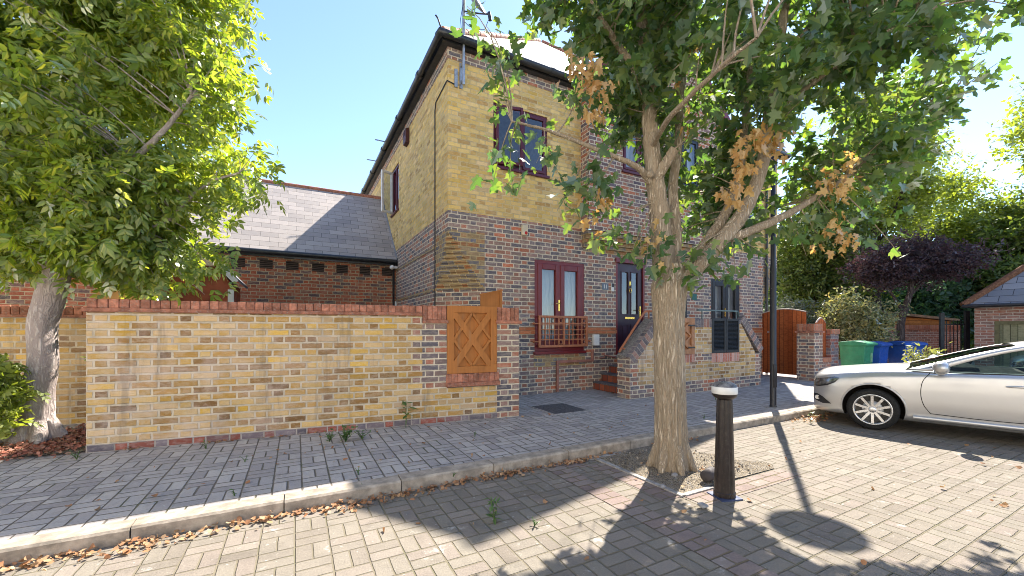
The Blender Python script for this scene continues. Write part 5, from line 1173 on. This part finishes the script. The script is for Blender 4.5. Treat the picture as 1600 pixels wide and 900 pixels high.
def in_ell(ells, n, shell=.55):
    """points spread through a union of ellipsoids, denser towards the outside"""
    vol = np.array([e[1][0]*e[1][1]*e[1][2] for e in ells]); w = np.array([e[2] if len(e) > 2 else 1.0 for e in ells]); p = vol**.8*w; p /= p.sum()
    which = RNG.choice(len(ells), n, p=p); d = RNG.normal(size=(n, 3)); d /= np.linalg.norm(d, axis=1, keepdims=True)
    r = (shell**3 + (1-shell**3)*RNG.random(n))**(1/3); r *= 1 + .10*RNG.normal(size=n)
    C = np.array([e[0] for e in ells])[which]; Rr = np.array([e[1] for e in ells])[which]
    return C + d*Rr*r[:, None], d
def twigs_and_leaves(root, base, skel, ells, ntw, per, size, kind, leafmat, barkmat, shell=.5, spread=.22, droop=.5, extra=None, twr=.011, leafname='crown', prune=None, exf=.5, upn=.7, twig_n=5):
    sk = np.array([list(p) for p in skel]); tips, outd = in_ell(ells, ntw, shell)
    if extra is not None and len(extra): tips = np.vstack([tips, np.array(extra)]); outd = np.vstack([outd, RNG.normal(size=(len(extra), 3))])
    mb = MB(); P = []; T = []; 
    ctr = np.mean(sk, axis=0)
    for ti, (t, od) in enumerate(zip(tips, outd)):
        dd = np.linalg.norm(sk - t, axis=1) + .35*np.maximum(0, sk[:, 2]-t[2]+.2); s = sk[np.argmin(dd)]
        L = np.linalg.norm(t-s); mid = (s+t)/2 + np.array([0, 0, .12*L]) + RNG.normal(size=3)*.07*L; q = [s]
        for k in range(1, 6):
            u = k/5; q.append((1-u)**2*s + 2*u*(1-u)*mid + u*u*t)
        r0 = min(.03, twr*(.6+.5*L)); mb.tube(q, [r0*(1-.75*k/5) for k in range(6)], twig_n, cap=False)
        n = max(3, int(per*(.6+.8*RNG.random())*(exf if ti >= ntw else 1))); u = .35+.65*RNG.random(n)**.7; u = np.maximum(u, 1 - .9/max(L, .9))
        c = ((1-u)**2)[:, None]*s + (2*u*(1-u))[:, None]*mid + (u*u)[:, None]*t
        P.append(c + RNG.normal(size=(n, 3))*spread*np.array([1, 1, .75])); o_ = (t-s)/max(L, .01)
        T.append(np.tile(o_*.5, (n, 1)) + np.array([0, 0, -droop]) + RNG.normal(size=(n, 3))*.55)
    P = np.vstack(P); T = np.vstack(T)
    if prune: k = prune(P); P = P[k]; T = T[k]
    n = len(P); N = np.tile(np.array([0, 0, upn]), (n, 1)) + RNG.normal(size=(n, 3))*.6
    sz = size*(.65+.6*RNG.random(n))
    o = mb.build('branches', barkmat, root, off=base, norm=False) if barkmat else None
    lf = leaf_mesh(leafname, P, T, N, sz, kind, leafmat, root, base)
    return P, lf
def wig(pts, n=6, amp=.02):
    q = cr([list(p) for p in pts], n); 
    return [Vector(p) + Vector((random.uniform(-amp, amp), random.uniform(-amp, amp), 0)) for p in q]
def lerp_r(r0, r1, n): return [r0 + (r1-r0)*i/(n-1) for i in range(n)]

# ---- the maple in the grit bed
tb = Vector((1.65, 4.20, 0)); mp = thing('maple_tree', 'large maple with pale furrowed trunk growing from grit bed in the road', 'tree', tb)
Yt = 4.2
limbs = []
tr = MB()
P0_ = [(1.66, 4.2, -.05), (1.655, 4.2, .05), (1.65, 4.2, .18), (1.645, 4.2, .5), (1.63, 4.2, 1.0), (1.62, 4.2, 1.5), (1.625, 4.2, 1.75), (1.63, 4.2, 1.92), (1.65, 4.2, 2.12)]
q = cr(P0_, 6); rad = np.interp(q[:, 2], [-.05, .0, .08, .2, .5, 1.0, 1.5, 1.72, 1.9, 2.12], [.21, .195, .185, .172, .162, .154, .154, .17, .185, .125])
from mathutils import noise as mnoise
def furrowed(pts, radii, nth, step, depth, fx=7.0, fz=2.2, seed=0.0):
    """a bole whose bark plates are real relief"""
    pts = [np.array(p) for p in pts]; seg = np.cumsum([0] + [np.linalg.norm(pts[i+1]-pts[i]) for i in range(len(pts)-1)]); L = seg[-1]; k = int(L/step)
    ss = np.linspace(0, L, k); X = np.array([[np.interp(s_, seg, [p[i] for p in pts]) for i in range(3)] for s_ in ss]); rr = np.interp(ss, seg, radii); vs = []
    for i in range(k):
        for j in range(nth):
            a_ = 2*PI*j/nth; c_, s_ = math.cos(a_), math.sin(a_)
            v1 = abs(mnoise.noise(Vector((c_*fx*.5 + seed, s_*fx*.5, ss[i]*fz)))); v2 = abs(mnoise.noise(Vector((c_*fx*1.1, s_*fx*1.1 + seed, ss[i]*fz*1.9 + 9)))); v3 = mnoise.noise(Vector((c_*1.3, s_*1.3, ss[i]*1.1 + seed)))
            r_ = rr[i]*(1 + .05*v3) - depth*(max(0, 1-v1*5.5) + .7*max(0, 1-v2*5.0)); vs.append((X[i][0] + r_*c_, X[i][1] + r_*s_, X[i][2]))
    tr.add(vs, [(i*nth+j, i*nth+(j+1) % nth, (i+1)*nth+(j+1) % nth, (i+1)*nth+j) for i in range(k-1) for j in range(nth)], 0, True)
furrowed([tuple(p) for p in q], list(rad), 132, .014, .011)
for k in range(7):                                                           # root flare
    a = 2*PI*k/7 + .3; tr.tube([(1.65+.12*math.cos(a), 4.2+.12*math.sin(a), .28), (1.65+.19*math.cos(a), 4.2+.19*math.sin(a), .09), (1.65+.25*math.cos(a), 4.2+.25*math.sin(a), -.02)], [.05, .045, .02], 10)
def limb(pts, r0, r1, n=18, amp=.006, cap=True):
    q = wig(pts, 7, amp); tr.tube(q, lerp_r(r0, r1, len(q)), n, wob=.04, cap=cap); limbs.extend(q[len(q)//3:]); return q
limb([(1.60, 4.2, 1.85), at(1034, 385, 4.18), at(1030, 330, 4.16), at(1022, 270, 4.15), at(1016, 200, 4.2), at(1012, 120, 4.3), at(1000, 0, 4.4), at(985, -160, 4.6)], .118, .045, 24)
limb([at(1052, 430, 4.25), at(1056, 370, 4.3), at(1052, 300, 4.38), at(1060, 220, 4.45), at(1065, 130, 4.6), at(1080, 0, 4.8), at(1100, -120, 5)], .062, .03)
limb([at(1022, 285, 4.12), at(1036, 262, 4.06), at(1054, 233, 4.0)], .055, .048, 14)
limb([at(1016, 285, 4.12), at(1004, 268, 4.06), at(985, 255, 4.0), at(935, 235, 3.95), at(860, 205, 3.9), at(800, 190, 3.8)], .040, .010, 10)
limb([at(1075, 425, 4.2), at(1100, 385, 4.22), at(1130, 340, 4.3), at(1148, 300, 4.4), at(1160, 240, 4.5), at(1168, 150, 4.7), at(1180, 20, 5.0)], .062, .03, 16)
limb([at(1066, 440, 4.16), at(1092, 412, 4.12), at(1130, 372, 4.12), at(1165, 325, 4.15), at(1190, 260, 4.2), at(1200, 190, 4.3), at(1215, 90, 4.4), at(1240, -80, 4.6)], .090, .04, 22)
limb([at(1140, 372, 4.15), at(1180, 358, 4.15), at(1230, 335, 4.2), at(1275, 308, 4.3), at(1330, 270, 4.5), at(1420, 200, 4.8), at(1500, 130, 5.0)], .050, .012, 12)
limb([at(1012, 140, 4.3), at(960, 60, 4.1), at(900, -30, 3.9), at(850, -120, 3.8)], .04, .015, 10)
limb([at(1215, 90, 4.4), at(1290, 20, 4.4), at(1380, -60, 4.5)], .04, .015, 10)
limb([at(1200, 190, 4.3), at(1270, 130, 4.0), at(1350, 70, 3.8), at(1440, 20, 3.7)], .03, .010, 10)
limb([at(1018, 230, 4.15), at(1050, 180, 3.6), at(1120, 110, 3.1), at(1180, 60, 2.8)], .03, .010, 10)
tr.lathe([(0, -.02), (.03, -.012), (.04, 0), (.03, .02)], 12, tuple(at(1016, 272, 4.03)), axis='y')
tr.build('trunk', M['bark'], mp, off=tuple(tb), norm=False)
E_ = [((2.45, 4.25, 5.0), (2.0, 1.5, 1.75), 1.0), ((3.8, 4.55, 4.25), (1.3, 1.1, 1.2), 1.1), ((1.05, 4.3, 5.1), (.95, .9, 1.2), 1.0), ((1.3, 4.3, 3.75), (.38, .45, .5), 1.2), ((2.35, 5.0, 3.15), (.95, .4, .7), 1.9), ((2.2, 3.5, 4.1), (.9, .7, .5), .7), ((3.3, 4.8, 2.95), (.7, .5, .4), .8)]
def open_front(P):
    d = np.linalg.norm((P - np.array([1.9, 3.95, 2.75]))/np.array([.95, .75, .75]), axis=1); xg = P[:, 0] - .442*P[:, 2]; yg = P[:, 1] - .776*P[:, 2]; rn = RNG.random(len(P))
    lit = ((xg < .72) & (yg > 2.5) & (P[:, 2] > 2.5)) | ((xg > 1.75) & (yg > 2.35) & (P[:, 0] < 4.2))
    return ((d > 1) | (rn < .26) | (P[:, 2] < 2.15)) & (~lit | (rn < .035))
ext = [tuple(at(x, y, Y)) for x, y, Y in ((785, 170, 3.9), (800, 290, 3.85), (770, 288, 3.85), (870, 330, 3.9), (905, 300, 3.9), (930, 370, 3.95), (915, 345, 4.0), (955, 385, 3.95), (838, 255, 3.85), (940, 300, 3.95),
      (1010, 412, 3.95), (1030, 425, 3.96), (1060, 405, 3.9), (1085, 415, 3.95), (1105, 395, 4.0), (1000, 395, 4.0), (1050, 440, 3.97), (985, 400, 4.0), (1080, 440, 3.98), (1020, 395, 3.95), (1120, 430, 4.1), (1150, 430, 4.2),
      (1240, 365, 4.2), (1290, 385, 4.25), (1340, 395, 4.3), (1410, 402, 4.4), (1260, 400, 4.2), (1200, 400, 4.2), (1310, 350, 4.3), (1380, 340, 4.5), (1440, 280, 4.6), (1500, 245, 4.8), (1480, 190, 4.8), (1550, 40, 4.6), (1530, 90, 4.7), (1500, 40, 4.5), (1460, 120, 4.6), (730, 10, 3.8), (760, 40, 3.9), (790, 95, 3.9))]
for k in range(0): ext.append(tuple(np.array(ext[random.randrange(12)]) + RNG.normal(size=3)*.10))
twigs_and_leaves(mp, tuple(tb), limbs, E_, 480, 25, .118, 'maple', M['leaf_maple'], M['bark'], shell=.35, spread=.095, droop=.35, extra=ext, twr=.009, prune=open_front, exf=.6)
dl = []
for x, y, Y, n, ln in ((905, 95, 3.8, 14, .22), (935, 160, 3.85, 16, .15), (925, 120, 3.8, 10, .2), (1165, 255, 3.7, 22, .25), (1180, 215, 3.7, 12, .15), (1150, 300, 3.75, 12, .12), (1310, 360, 4.1, 22, .22), (1300, 290, 4.2, 16, .2), (1318, 275, 4.2, 12, .2), (935, 320, 3.9, 10, .18), (1075, 170, 3.9, 6, .5), (1215, 215, 3.9, 9, .1), (1030, 380, 3.95, 6, .15), (1130, 60, 3.9, 6, .3)):
    c = np.array(at(x, y, Y)); dl.append(c + RNG.normal(size=(n, 3))*np.array([.07, .07, ln*.6]))
dl = np.vstack(dl); dl = np.vstack([dl, dl + RNG.normal(size=dl.shape)*.05]); n = len(dl)
leaf_mesh('dead_leaves', dl, np.tile([0, 0, -1.0], (n, 1)) + RNG.normal(size=(n, 3))*.4, RNG.normal(size=(n, 3)), .085*(.6+.6*RNG.random(n)), 'maple', M['leaf_dead'], mp, tuple(tb))

# ---- the leaning tree at the left end of the wall
lb = G(62, 692, .1); lb.z = .1; lt = thing('ash_leaved_tree', 'leaning grey trunked tree with dense yellow-green leaves behind wall end', 'tree', lb)
limbs = []; tr = MB(); Y = lb.y
q = cr([at(60, 700, Y), at(60, 680, Y), at(58, 650, Y), at(60, 610, Y), at(68, 560, Y+.0), at(66, 510, Y), at(78, 465, Y), at(92, 420, Y)], 6)
rad = np.interp(q[:, 2], [0, .12, .3, .6, 1.2, 1.8, 2.3], [.24, .20, .155, .14, .126, .134, .12]); tr.tube([Vector(p) for p in q], list(rad), 32, wob=.05)
for a, r in ((3.6, .42), (4.4, .3), (5.5, .34), (.3, .25), (2.6, .3)): tr.tube([lb+Vector((.08*math.cos(a), .08*math.sin(a), .25)), lb+Vector((.18*math.cos(a), .18*math.sin(a), .08)), lb+Vector((r*math.cos(a), r*math.sin(a), -.03))], [.08, .08, .04], 10, wob=.05)
limb([at(92, 430, Y), at(110, 330, Y+.1), at(120, 220, Y+.2), at(135, 80, Y+.2), at(150, -100, Y+.3)], .12, .04, 16)
limb([at(85, 440, Y), at(50, 340, Y-.1), at(20, 240, Y-.2), at(-20, 100, Y-.2)], .09, .03, 12)
limb([at(108, 350, Y), at(170, 280, Y-.2), at(240, 220, Y-.3), at(300, 150, Y-.2)], .05, .02, 10)
limb([at(120, 230, Y+.2), at(190, 130, Y+.3), at(260, 40, Y+.4), at(320, -60, Y+.4)], .05, .02, 10)
limb([at(100, 400, Y), at(180, 380, Y-.1), at(250, 350, Y-.1), at(320, 290, Y), at(375, 270, Y)], .04, .012, 10)
tr.build('trunk', M['barkgrey'], lt, off=tuple(lb), norm=False)
E_ = [((-5.2, 5.05, 4.5), (1.75, 1.6, 2.5), 1.0), ((-6.6, 4.9, 4.2), (1.3, 1.3, 2.2), .8), ((-4.35, 5.05, 2.55), (.62, .65, .62), 1.1), ((-5.9, 4.9, 2.7), (1.1, .9, .75), 1.2), ((-4.95, 4.85, 2.5), (1.15, .6, .5), 1.5), ((-4.6, 4.7, 3.4), (.9, .8, .7), 1.0), ((-3.75, 5.0, 3.25), (.42, .5, .32), 1.3), ((-4.4, 5.0, 5.5), (1.0, 1.1, 1.1), 1.0)]
ext = [tuple(at(x, y, 4.95)) for x, y in ((400, 235), (395, 255), (385, 290), (400, 300), (370, 240), (360, 20), (375, 60), (365, 120), (330, 420), (300, 440), (320, 460), (345, 335), (340, 400), (250, 455), (190, 450))]
twigs_and_leaves(lt, tuple(lb), limbs, E_, 800, 28, .168, 'ash', M['leaf_ash'], M['barkgrey'], shell=.4, spread=.16, droop=.7, extra=ext, twr=.008, upn=.9)

# ---- other planting
def bush(name, label, cat, base, ells, ntw, per, size, kind, lm, trunk=None, group=None, shell=.4, spread=.18, bark='barkdark', droop=.3, twr=.01):
    base = Vector(base); t = thing(name, label, cat, base, 0, group); tr = MB(); sk = []
    for pts, r0, r1 in (trunk or [([base, base + Vector((0, 0, .3))], .03, .02)]):
        q = wig(pts, 5, .01); tr.tube(q, lerp_r(r0, r1, len(q)), 10, wob=.05); sk += q
    tr.build('trunk', M[bark], t, off=tuple(base), norm=False)
    P, lf = twigs_and_leaves(t, tuple(base), sk, ells, ntw, per, size, kind, M[lm], M[bark], shell=shell, spread=spread, droop=droop, twr=twr, twig_n=4); return t
bush('shrub', 'lime green leafy shrub at the foot of the leaning grey tree', 'shrub', (-5.9, 4.5, .1), [((-5.85, 4.45, .80), (.42, .28, .5)), ((-5.45, 4.4, .98), (.28, .2, .14)), ((-5.7, 4.4, .45), (.3, .25, .3))], 60, 12, .15, 'ash', 'leaf_lime', spread=.08, twr=.006)
bush('shrub', 'thin leafy sapling between leaning tree trunk and end of garden wall', 'shrub', (-5.0, 5.2, .1), [((-4.95, 5.15, 1.05), (.3, .2, .35))], 10, 8, .13, 'ash', 'leaf_lime', spread=.07, twr=.005)
b_ = (11.0, 13.0, .1)
bush('shrub', 'rounded variegated cream and green shrub overhanging the arched fence panel', 'shrub', b_, [((11.05, 13.0, 1.95), (1.05, .9, .85)), ((11.5, 12.9, 1.45), (.65, .6, .7)), ((10.6, 13, 1.4), (.6, .6, .8))], 170, 32, .14, 'trio', 'leaf_varieg', shell=.6, spread=.12)
bush('shrub', 'grey green shrub behind the red-brown side gate', 'shrub', (10.2, 15.0, .1), [((10.4, 15.0, 1.9), (1.5, .8, .8))], 110, 30, .13, 'trio', 'leaf_grey', shell=.5, spread=.15)
pt = Vector((12.85, 13.5, 0))
bush('purple_tree', 'dark purple leaved tree with leaning trunk behind the wheelie bins', 'tree', pt, [((13.2, 13.6, 3.75), (1.6, 1.3, .75)), ((12.2, 13.5, 3.4), (1.0, 1.0, .5)), ((14.6, 13.6, 3.7), (1.3, 1.0, .6))], 220, 26, .15, 'trio', 'leaf_purple',
     [([pt, pt+Vector((.05, 0, .9)), pt+Vector((.12, 0, 1.8)), pt+Vector((.42, .02, 2.7)), pt+Vector((.6, .1, 3.8))], .14, .06), ([pt+Vector((.2, 0, 2.0)), pt+Vector((-.2, 0, 2.6)), pt+Vector((-.7, 0, 3.4))], .05, .03), ([pt+Vector((.4, 0, 2.6)), pt+Vector((1.0, 0, 3.2)), pt+Vector((1.7, 0, 3.7))], .05, .03)], spread=.2)
yb = at(1440, 600, 9.6); yb.z = .05
bush('golden_sapling', 'golden yellow leaved sapling in front of the blue wheelie bins', 'shrub', yb, [(tuple(at(1445, 553, 9.6)), (.42, .25, .20)), (tuple(at(1415, 545, 9.6)), (.15, .15, .12))], 26, 14, .11, 'lance', 'leaf_yellow', spread=.07)
def ftree(label, x, y, ht, rx, rz, lm, ntw=260, per=30, size=.3, zc=None, kind='trio', ry=None, name='woodland_tree'):
    base = Vector((x, y, 0)); zc = zc or ht-rz; ry = ry or rx*.8
    tk = [([base, base+Vector((.1, 0, ht*.3)), base+Vector((-.1, .1, ht*.6)), base+Vector((.1, 0, ht*.85))], .22, .06)]
    for k in range(4): 
        a = 2*PI*k/4+.5; tk.append(([base+Vector((0, 0, ht*.35)), base+Vector((rx*.35*math.cos(a), ry*.35*math.sin(a), ht*.55)), base+Vector((rx*.65*math.cos(a), ry*.65*math.sin(a), ht*.7))], .09, .03))
    el = [((x, y, zc), (rx, ry, rz)), ((x-rx*.5, y, zc-rz*.35), (rx*.6, ry*.7, rz*.6)), ((x+rx*.5, y, zc-rz*.3), (rx*.6, ry*.7, rz*.65)), ((x+rx*.1, y-.3, zc+rz*.5), (rx*.6, ry*.6, rz*.55))]
    return bush(name, label, 'tree', base, el, ntw, per, size, kind, lm, tk, 'trees behind the garage', shell=.35, spread=.32, twr=.014)
ftree('dark blue green tree rising behind side gate and lamp post', 15.2, 21.0, 7.0, 3.0, 3.0, 'leaf_blue', 330, 30, .30)
ftree('tall sunlit yellow green tree behind the maple crown and purple tree', 16.6, 18.6, 13.0, 2.7, 4.6, 'leaf_lime', 330, 24, .25)
ftree('low dark tree filling gap behind purple tree and shed', 19.5, 20.5, 5.0, 3.4, 2.4, 'leaf_blue', 300, 30, .30)
ftree('broad green tree rising behind the garage roof', 24.0, 19.0, 7.8, 3.4, 3.8, 'leaf_far', 380, 30, .32)
ftree('loose pale green tree between tall sunlit tree and broad tree', 22.6, 20.8, 10.2, 2.4, 3.6, 'leaf_lime', 200, 22, .27)
ftree('very tall tree with yellow-green branch tips above the garage', 24.0, 16.0, 13.5, 3.4, 3.0, 'leaf_lime', 200, 26, .30)
ftree('bright green tree between house end and purple tree, tallest of that row', 13.2, 17.6, 7.6, 1.9, 2.9, 'leaf_far', 240, 28, .25)
ftree('dark green tree far behind the timber shed', 26.5, 25.0, 6.5, 4.5, 3.3, 'leaf_far', 300, 30, .36)

# ---- fallen leaves and weeds
def scatter_litter(name, label, spots, mat, size):
    P = []; 
    for (s, w, ss, sw_, n, z) in spots:
        a = RNG.normal(size=(n, 2))*np.array([ss, sw_]) + np.array([s, w])
        for i in range(n):
            v = HW(a[i, 0], a[i, 1], z + abs(RNG.normal())*.012); P.append(v)
    P = np.array([list(p) for p in P]); n = len(P)
    T = RNG.normal(size=(n, 3))*np.array([1, 1, .25]); N = np.tile([0, 0, 1.0], (n, 1)) + RNG.normal(size=(n, 3))*.45
    o = leaf_mesh(name, P, T, N, size*(.5+.9*RNG.random(n)), 'curl', mat); tag(o, label, 'fallen leaves', kind='stuff'); return o
sp = []
for k in range(60):
    s = -5.6 + 6.4*k/60 + random.uniform(-.1, .1); dens = (.25 + .75*abs(math.sin(s*2.1+.6))**2)*(1.0 if s < .2 else .6)
    sp.append((s, -3.66, .07, .028, int(15*dens), .006))
for s, w, ss, sw_, n in ((-2.1, -3.72, .12, .06, 60), (-1.6, -3.70, .22, .05, 60), (-.7, -3.68, .22, .045, 80), (.1, -3.68, .25, .04, 70), (4.85, -3.75, .22, .09, 130), (1.75, -3.72, .22, .06, 60), (5.4, -3.72, .2, .05, 40), (-3.4, -3.72, .3, .06, 90), (.9, -4.4, .3, .25, 26), (2.6, -6.2, .03, .02, 5), (1.2, -4.55, .1, .08, 12)): sp.append((s, w, ss, sw_, n, .008))
for k in range(90): sp.append((random.uniform(-4.5, 4), random.uniform(-3.4, -1.7), .03, .03, 1, .104))
for k in range(60): sp.append((random.uniform(-3.5, 6), random.uniform(-6.6, -3.9), .03, .03, 1, .005))
scatter_litter('fallen_leaves', 'dry orange brown leaves drifted along the kerb and gutter', sp, M['litter'], .036)
sp = [(-5.15, -.25, .22, .22, 600, .145), (-4.95, -.9, .22, .16, 420, .135), (-5.7, -.6, .35, .25, 520, .14), (-4.85, -.35, .17, .25, 420, .142), (-5.6, -1.0, .3, .15, 260, .12)]
scatter_litter('fallen_leaves', 'reddish fallen leaves heaped around the leaning tree by the wall end', sp, M['litterpink'], .042)
sp = [(-4.1, -1.22, .12, .02, 20, .105), (-3.3, -1.33, .1, .02, 16, .105), (-2.6, -1.38, .2, .03, 26, .105), (3.6, -.7, .15, .05, 20, .105)]
scatter_litter('fallen_leaves', 'sparse dry leaves along the base of the long garden wall', sp, M['litter'], .04)
# grit and twigs in the tree pit
gp = []
for k in range(520): 
    s = random.uniform(.5, 1.7); w = random.uniform(-4.8, -3.68); gp.append(HW(s, w, .012 + .03*math.exp(-((s-1.0)**2+(w+4.3)**2)/.22)))
gp = np.array([list(p) for p in gp]); n = len(gp)
o = leaf_mesh('gravel', gp, RNG.normal(size=(n, 3)), RNG.normal(size=(n, 3)), .022*(.4+RNG.random(n)), 'curl', plain('grit_chips', (.28, .25, .22), .9, var=.6, nscale=30)); tag(o, 'pale grit and chips scattered over the tree pit', 'gravel', kind='stuff')
def rock(label, px, py, sz, mat, nm='stone', sq=.7):
    b = G(px, py, .01); t = thing(nm, label, nm, b, random.uniform(0, 3)); bm = bmesh.new(); bmesh.ops.create_icosphere(bm, subdivisions=2, radius=sz)
    for v in bm.verts: v.co *= 1 + random.uniform(-.18, .18); v.co.z = max(-sz*.5, v.co.z*sq) + sz*.45
    me = bpy.data.meshes.new('lump'); bm.to_mesh(me); bm.free(); me.materials.append(mat); o = bpy.data.objects.new('lump', me); COL.objects.link(o); o.parent = t
pm = plain('grey_pebble', (.30, .29, .29), .85, var=.3)
cupb = thing('broken_pot', 'broken dark clay pot lying on its side in tree pit near bollard', 'pot', G(1101, 754, .02), .5)
MB().lathe([(.0, 0), (.05, .002), (.062, .12), (.054, .12), (.045, .012)], 18, axis='x').build('pot', plain('dark_clay', (.07, .06, .06), .8, var=.4), cupb); cupb.location.z = .075; cupb.children[0].rotation_euler = (0, R(-8), 0)
rock('pale grey pebble on dark soil at foot of maple trunk', 1054, 745, .035, pm); rock('flat pale stone on road in front of the tree pit', 1098, 793, .04, pm, sq=.45); rock('small white stone at front edge of tree pit left of bollard', 1036, 763, .03, pm)
rw = random.Random(5)
def weed(label, px, py, h, kind='lance', mat='weed', n=10, zz=.1, spread=.5, cat='weed'):
    b = G(px, py, zz); t = thing('weed', label, cat, b, 0, 'weeds in paving joints'); mb = MB(); P = []; T = []; N = []
    for k in range(max(2, n//4)):
        a = rw.uniform(0, 2*PI); r = spread*h*rw.uniform(.15, .7); hh = h*rw.uniform(.55, 1)
        q = [Vector((0, 0, 0)), Vector((r*.3*math.cos(a), r*.3*math.sin(a), hh*.5)), Vector((r*math.cos(a), r*math.sin(a), hh))]; mb.tube(q, [.004, .003, .002], 5, cap=False)
        for j in range(5):
            u = rw.uniform(.2, 1); p = q[0].lerp(q[1], u*2) if u < .5 else q[1].lerp(q[2], u*2-1); aa = rw.uniform(0, 2*PI)
            P.append(list(p)); T.append((math.cos(aa), math.sin(aa), rw.uniform(.0, .9))); N.append((rw.uniform(-.3, .3), rw.uniform(-.3, .3), 1))
    mb.build('stem', M['weed'], t, norm=False); P = np.array(P); 
    leaf_mesh('leaves', P, np.array(T), np.array(N), h*.32*(.6+.6*RNG.random(len(P))), kind, M[mat], t)
weed('bushy green weed with seed heads at base of garden wall, largest of the wall weeds', 540, 690, .19, n=56, spread=1.5)
weed('spreading yellow green weed at wall base left beside the bushy weed', 515, 690, .13, n=36, spread=1.6)
weed('flat leafy weed at wall base between bushy weed and tall thin weed', 566, 686, .12, n=32, spread=1.6)
weed('tall thin green weed against garden wall beside the lattice hatch pier', 634, 668, .40, n=14, spread=.2)
weed('silvery dead weed against garden wall below lattice hatch', 738, 655, .26, n=16, mat='weedpale', spread=.3)
weed('upright green weed growing in road joint near shadow peak', 772, 815, .19, n=20, zz=0, spread=.35)
weed('small bright green weed in sunlit road beside shadow edge', 835, 822, .07, n=12, zz=0, spread=1.2)
weed('yellow green weed at gutter where kerb turns shaded', 562, 774, .12, n=14, zz=.0, mat='weed', spread=.9)
weed('dark green weed among gutter leaves in middle of kerb', 808, 728, .10, n=14, zz=0, spread=.8)
weed('low weed at foot of leaning tree bed by wall corner', 120, 718, .11, n=16, spread=1.1)
weed('low green tuft beside fallen leaves at garden wall base', 322, 702, .10, n=14, spread=1.0)
weed('small weed in pavement joint below wall beside the bushy weed', 383, 722, .07, n=10, spread=.8)
weed('small weed in pavement joint near kerb, sunlit tip', 367, 775, .09, n=8, spread=.5)
weed('tiny weed in pavement centre below lattice hatch', 742, 683, .09, n=10, spread=.6)
weed('tiny weed in pavement near middle of kerb', 708, 745, .06, n=8, spread=.8)
weed('small weed in pavement joint left of kerb shadow line', 560, 742, .08, n=10, spread=.6)
weed('weed at house base beside boxed pipe', 838, 614, .14, n=12, spread=.6)
weed('pale dry weed on pavement behind bollard', 1100, 655, .10, n=14, mat='weedpale', spread=1.0)
weed('grey green dry weed at foot of stair wall', 1118, 625, .16, n=14, mat='weedpale', spread=.7)
weed('thin tall weed on road in front of silver car', 1267, 662, .22, n=8, zz=0, spread=.25)
weed('bright weed beside front tyre shadow of silver car', 1285, 655, .09, n=8, zz=0, spread=.6)
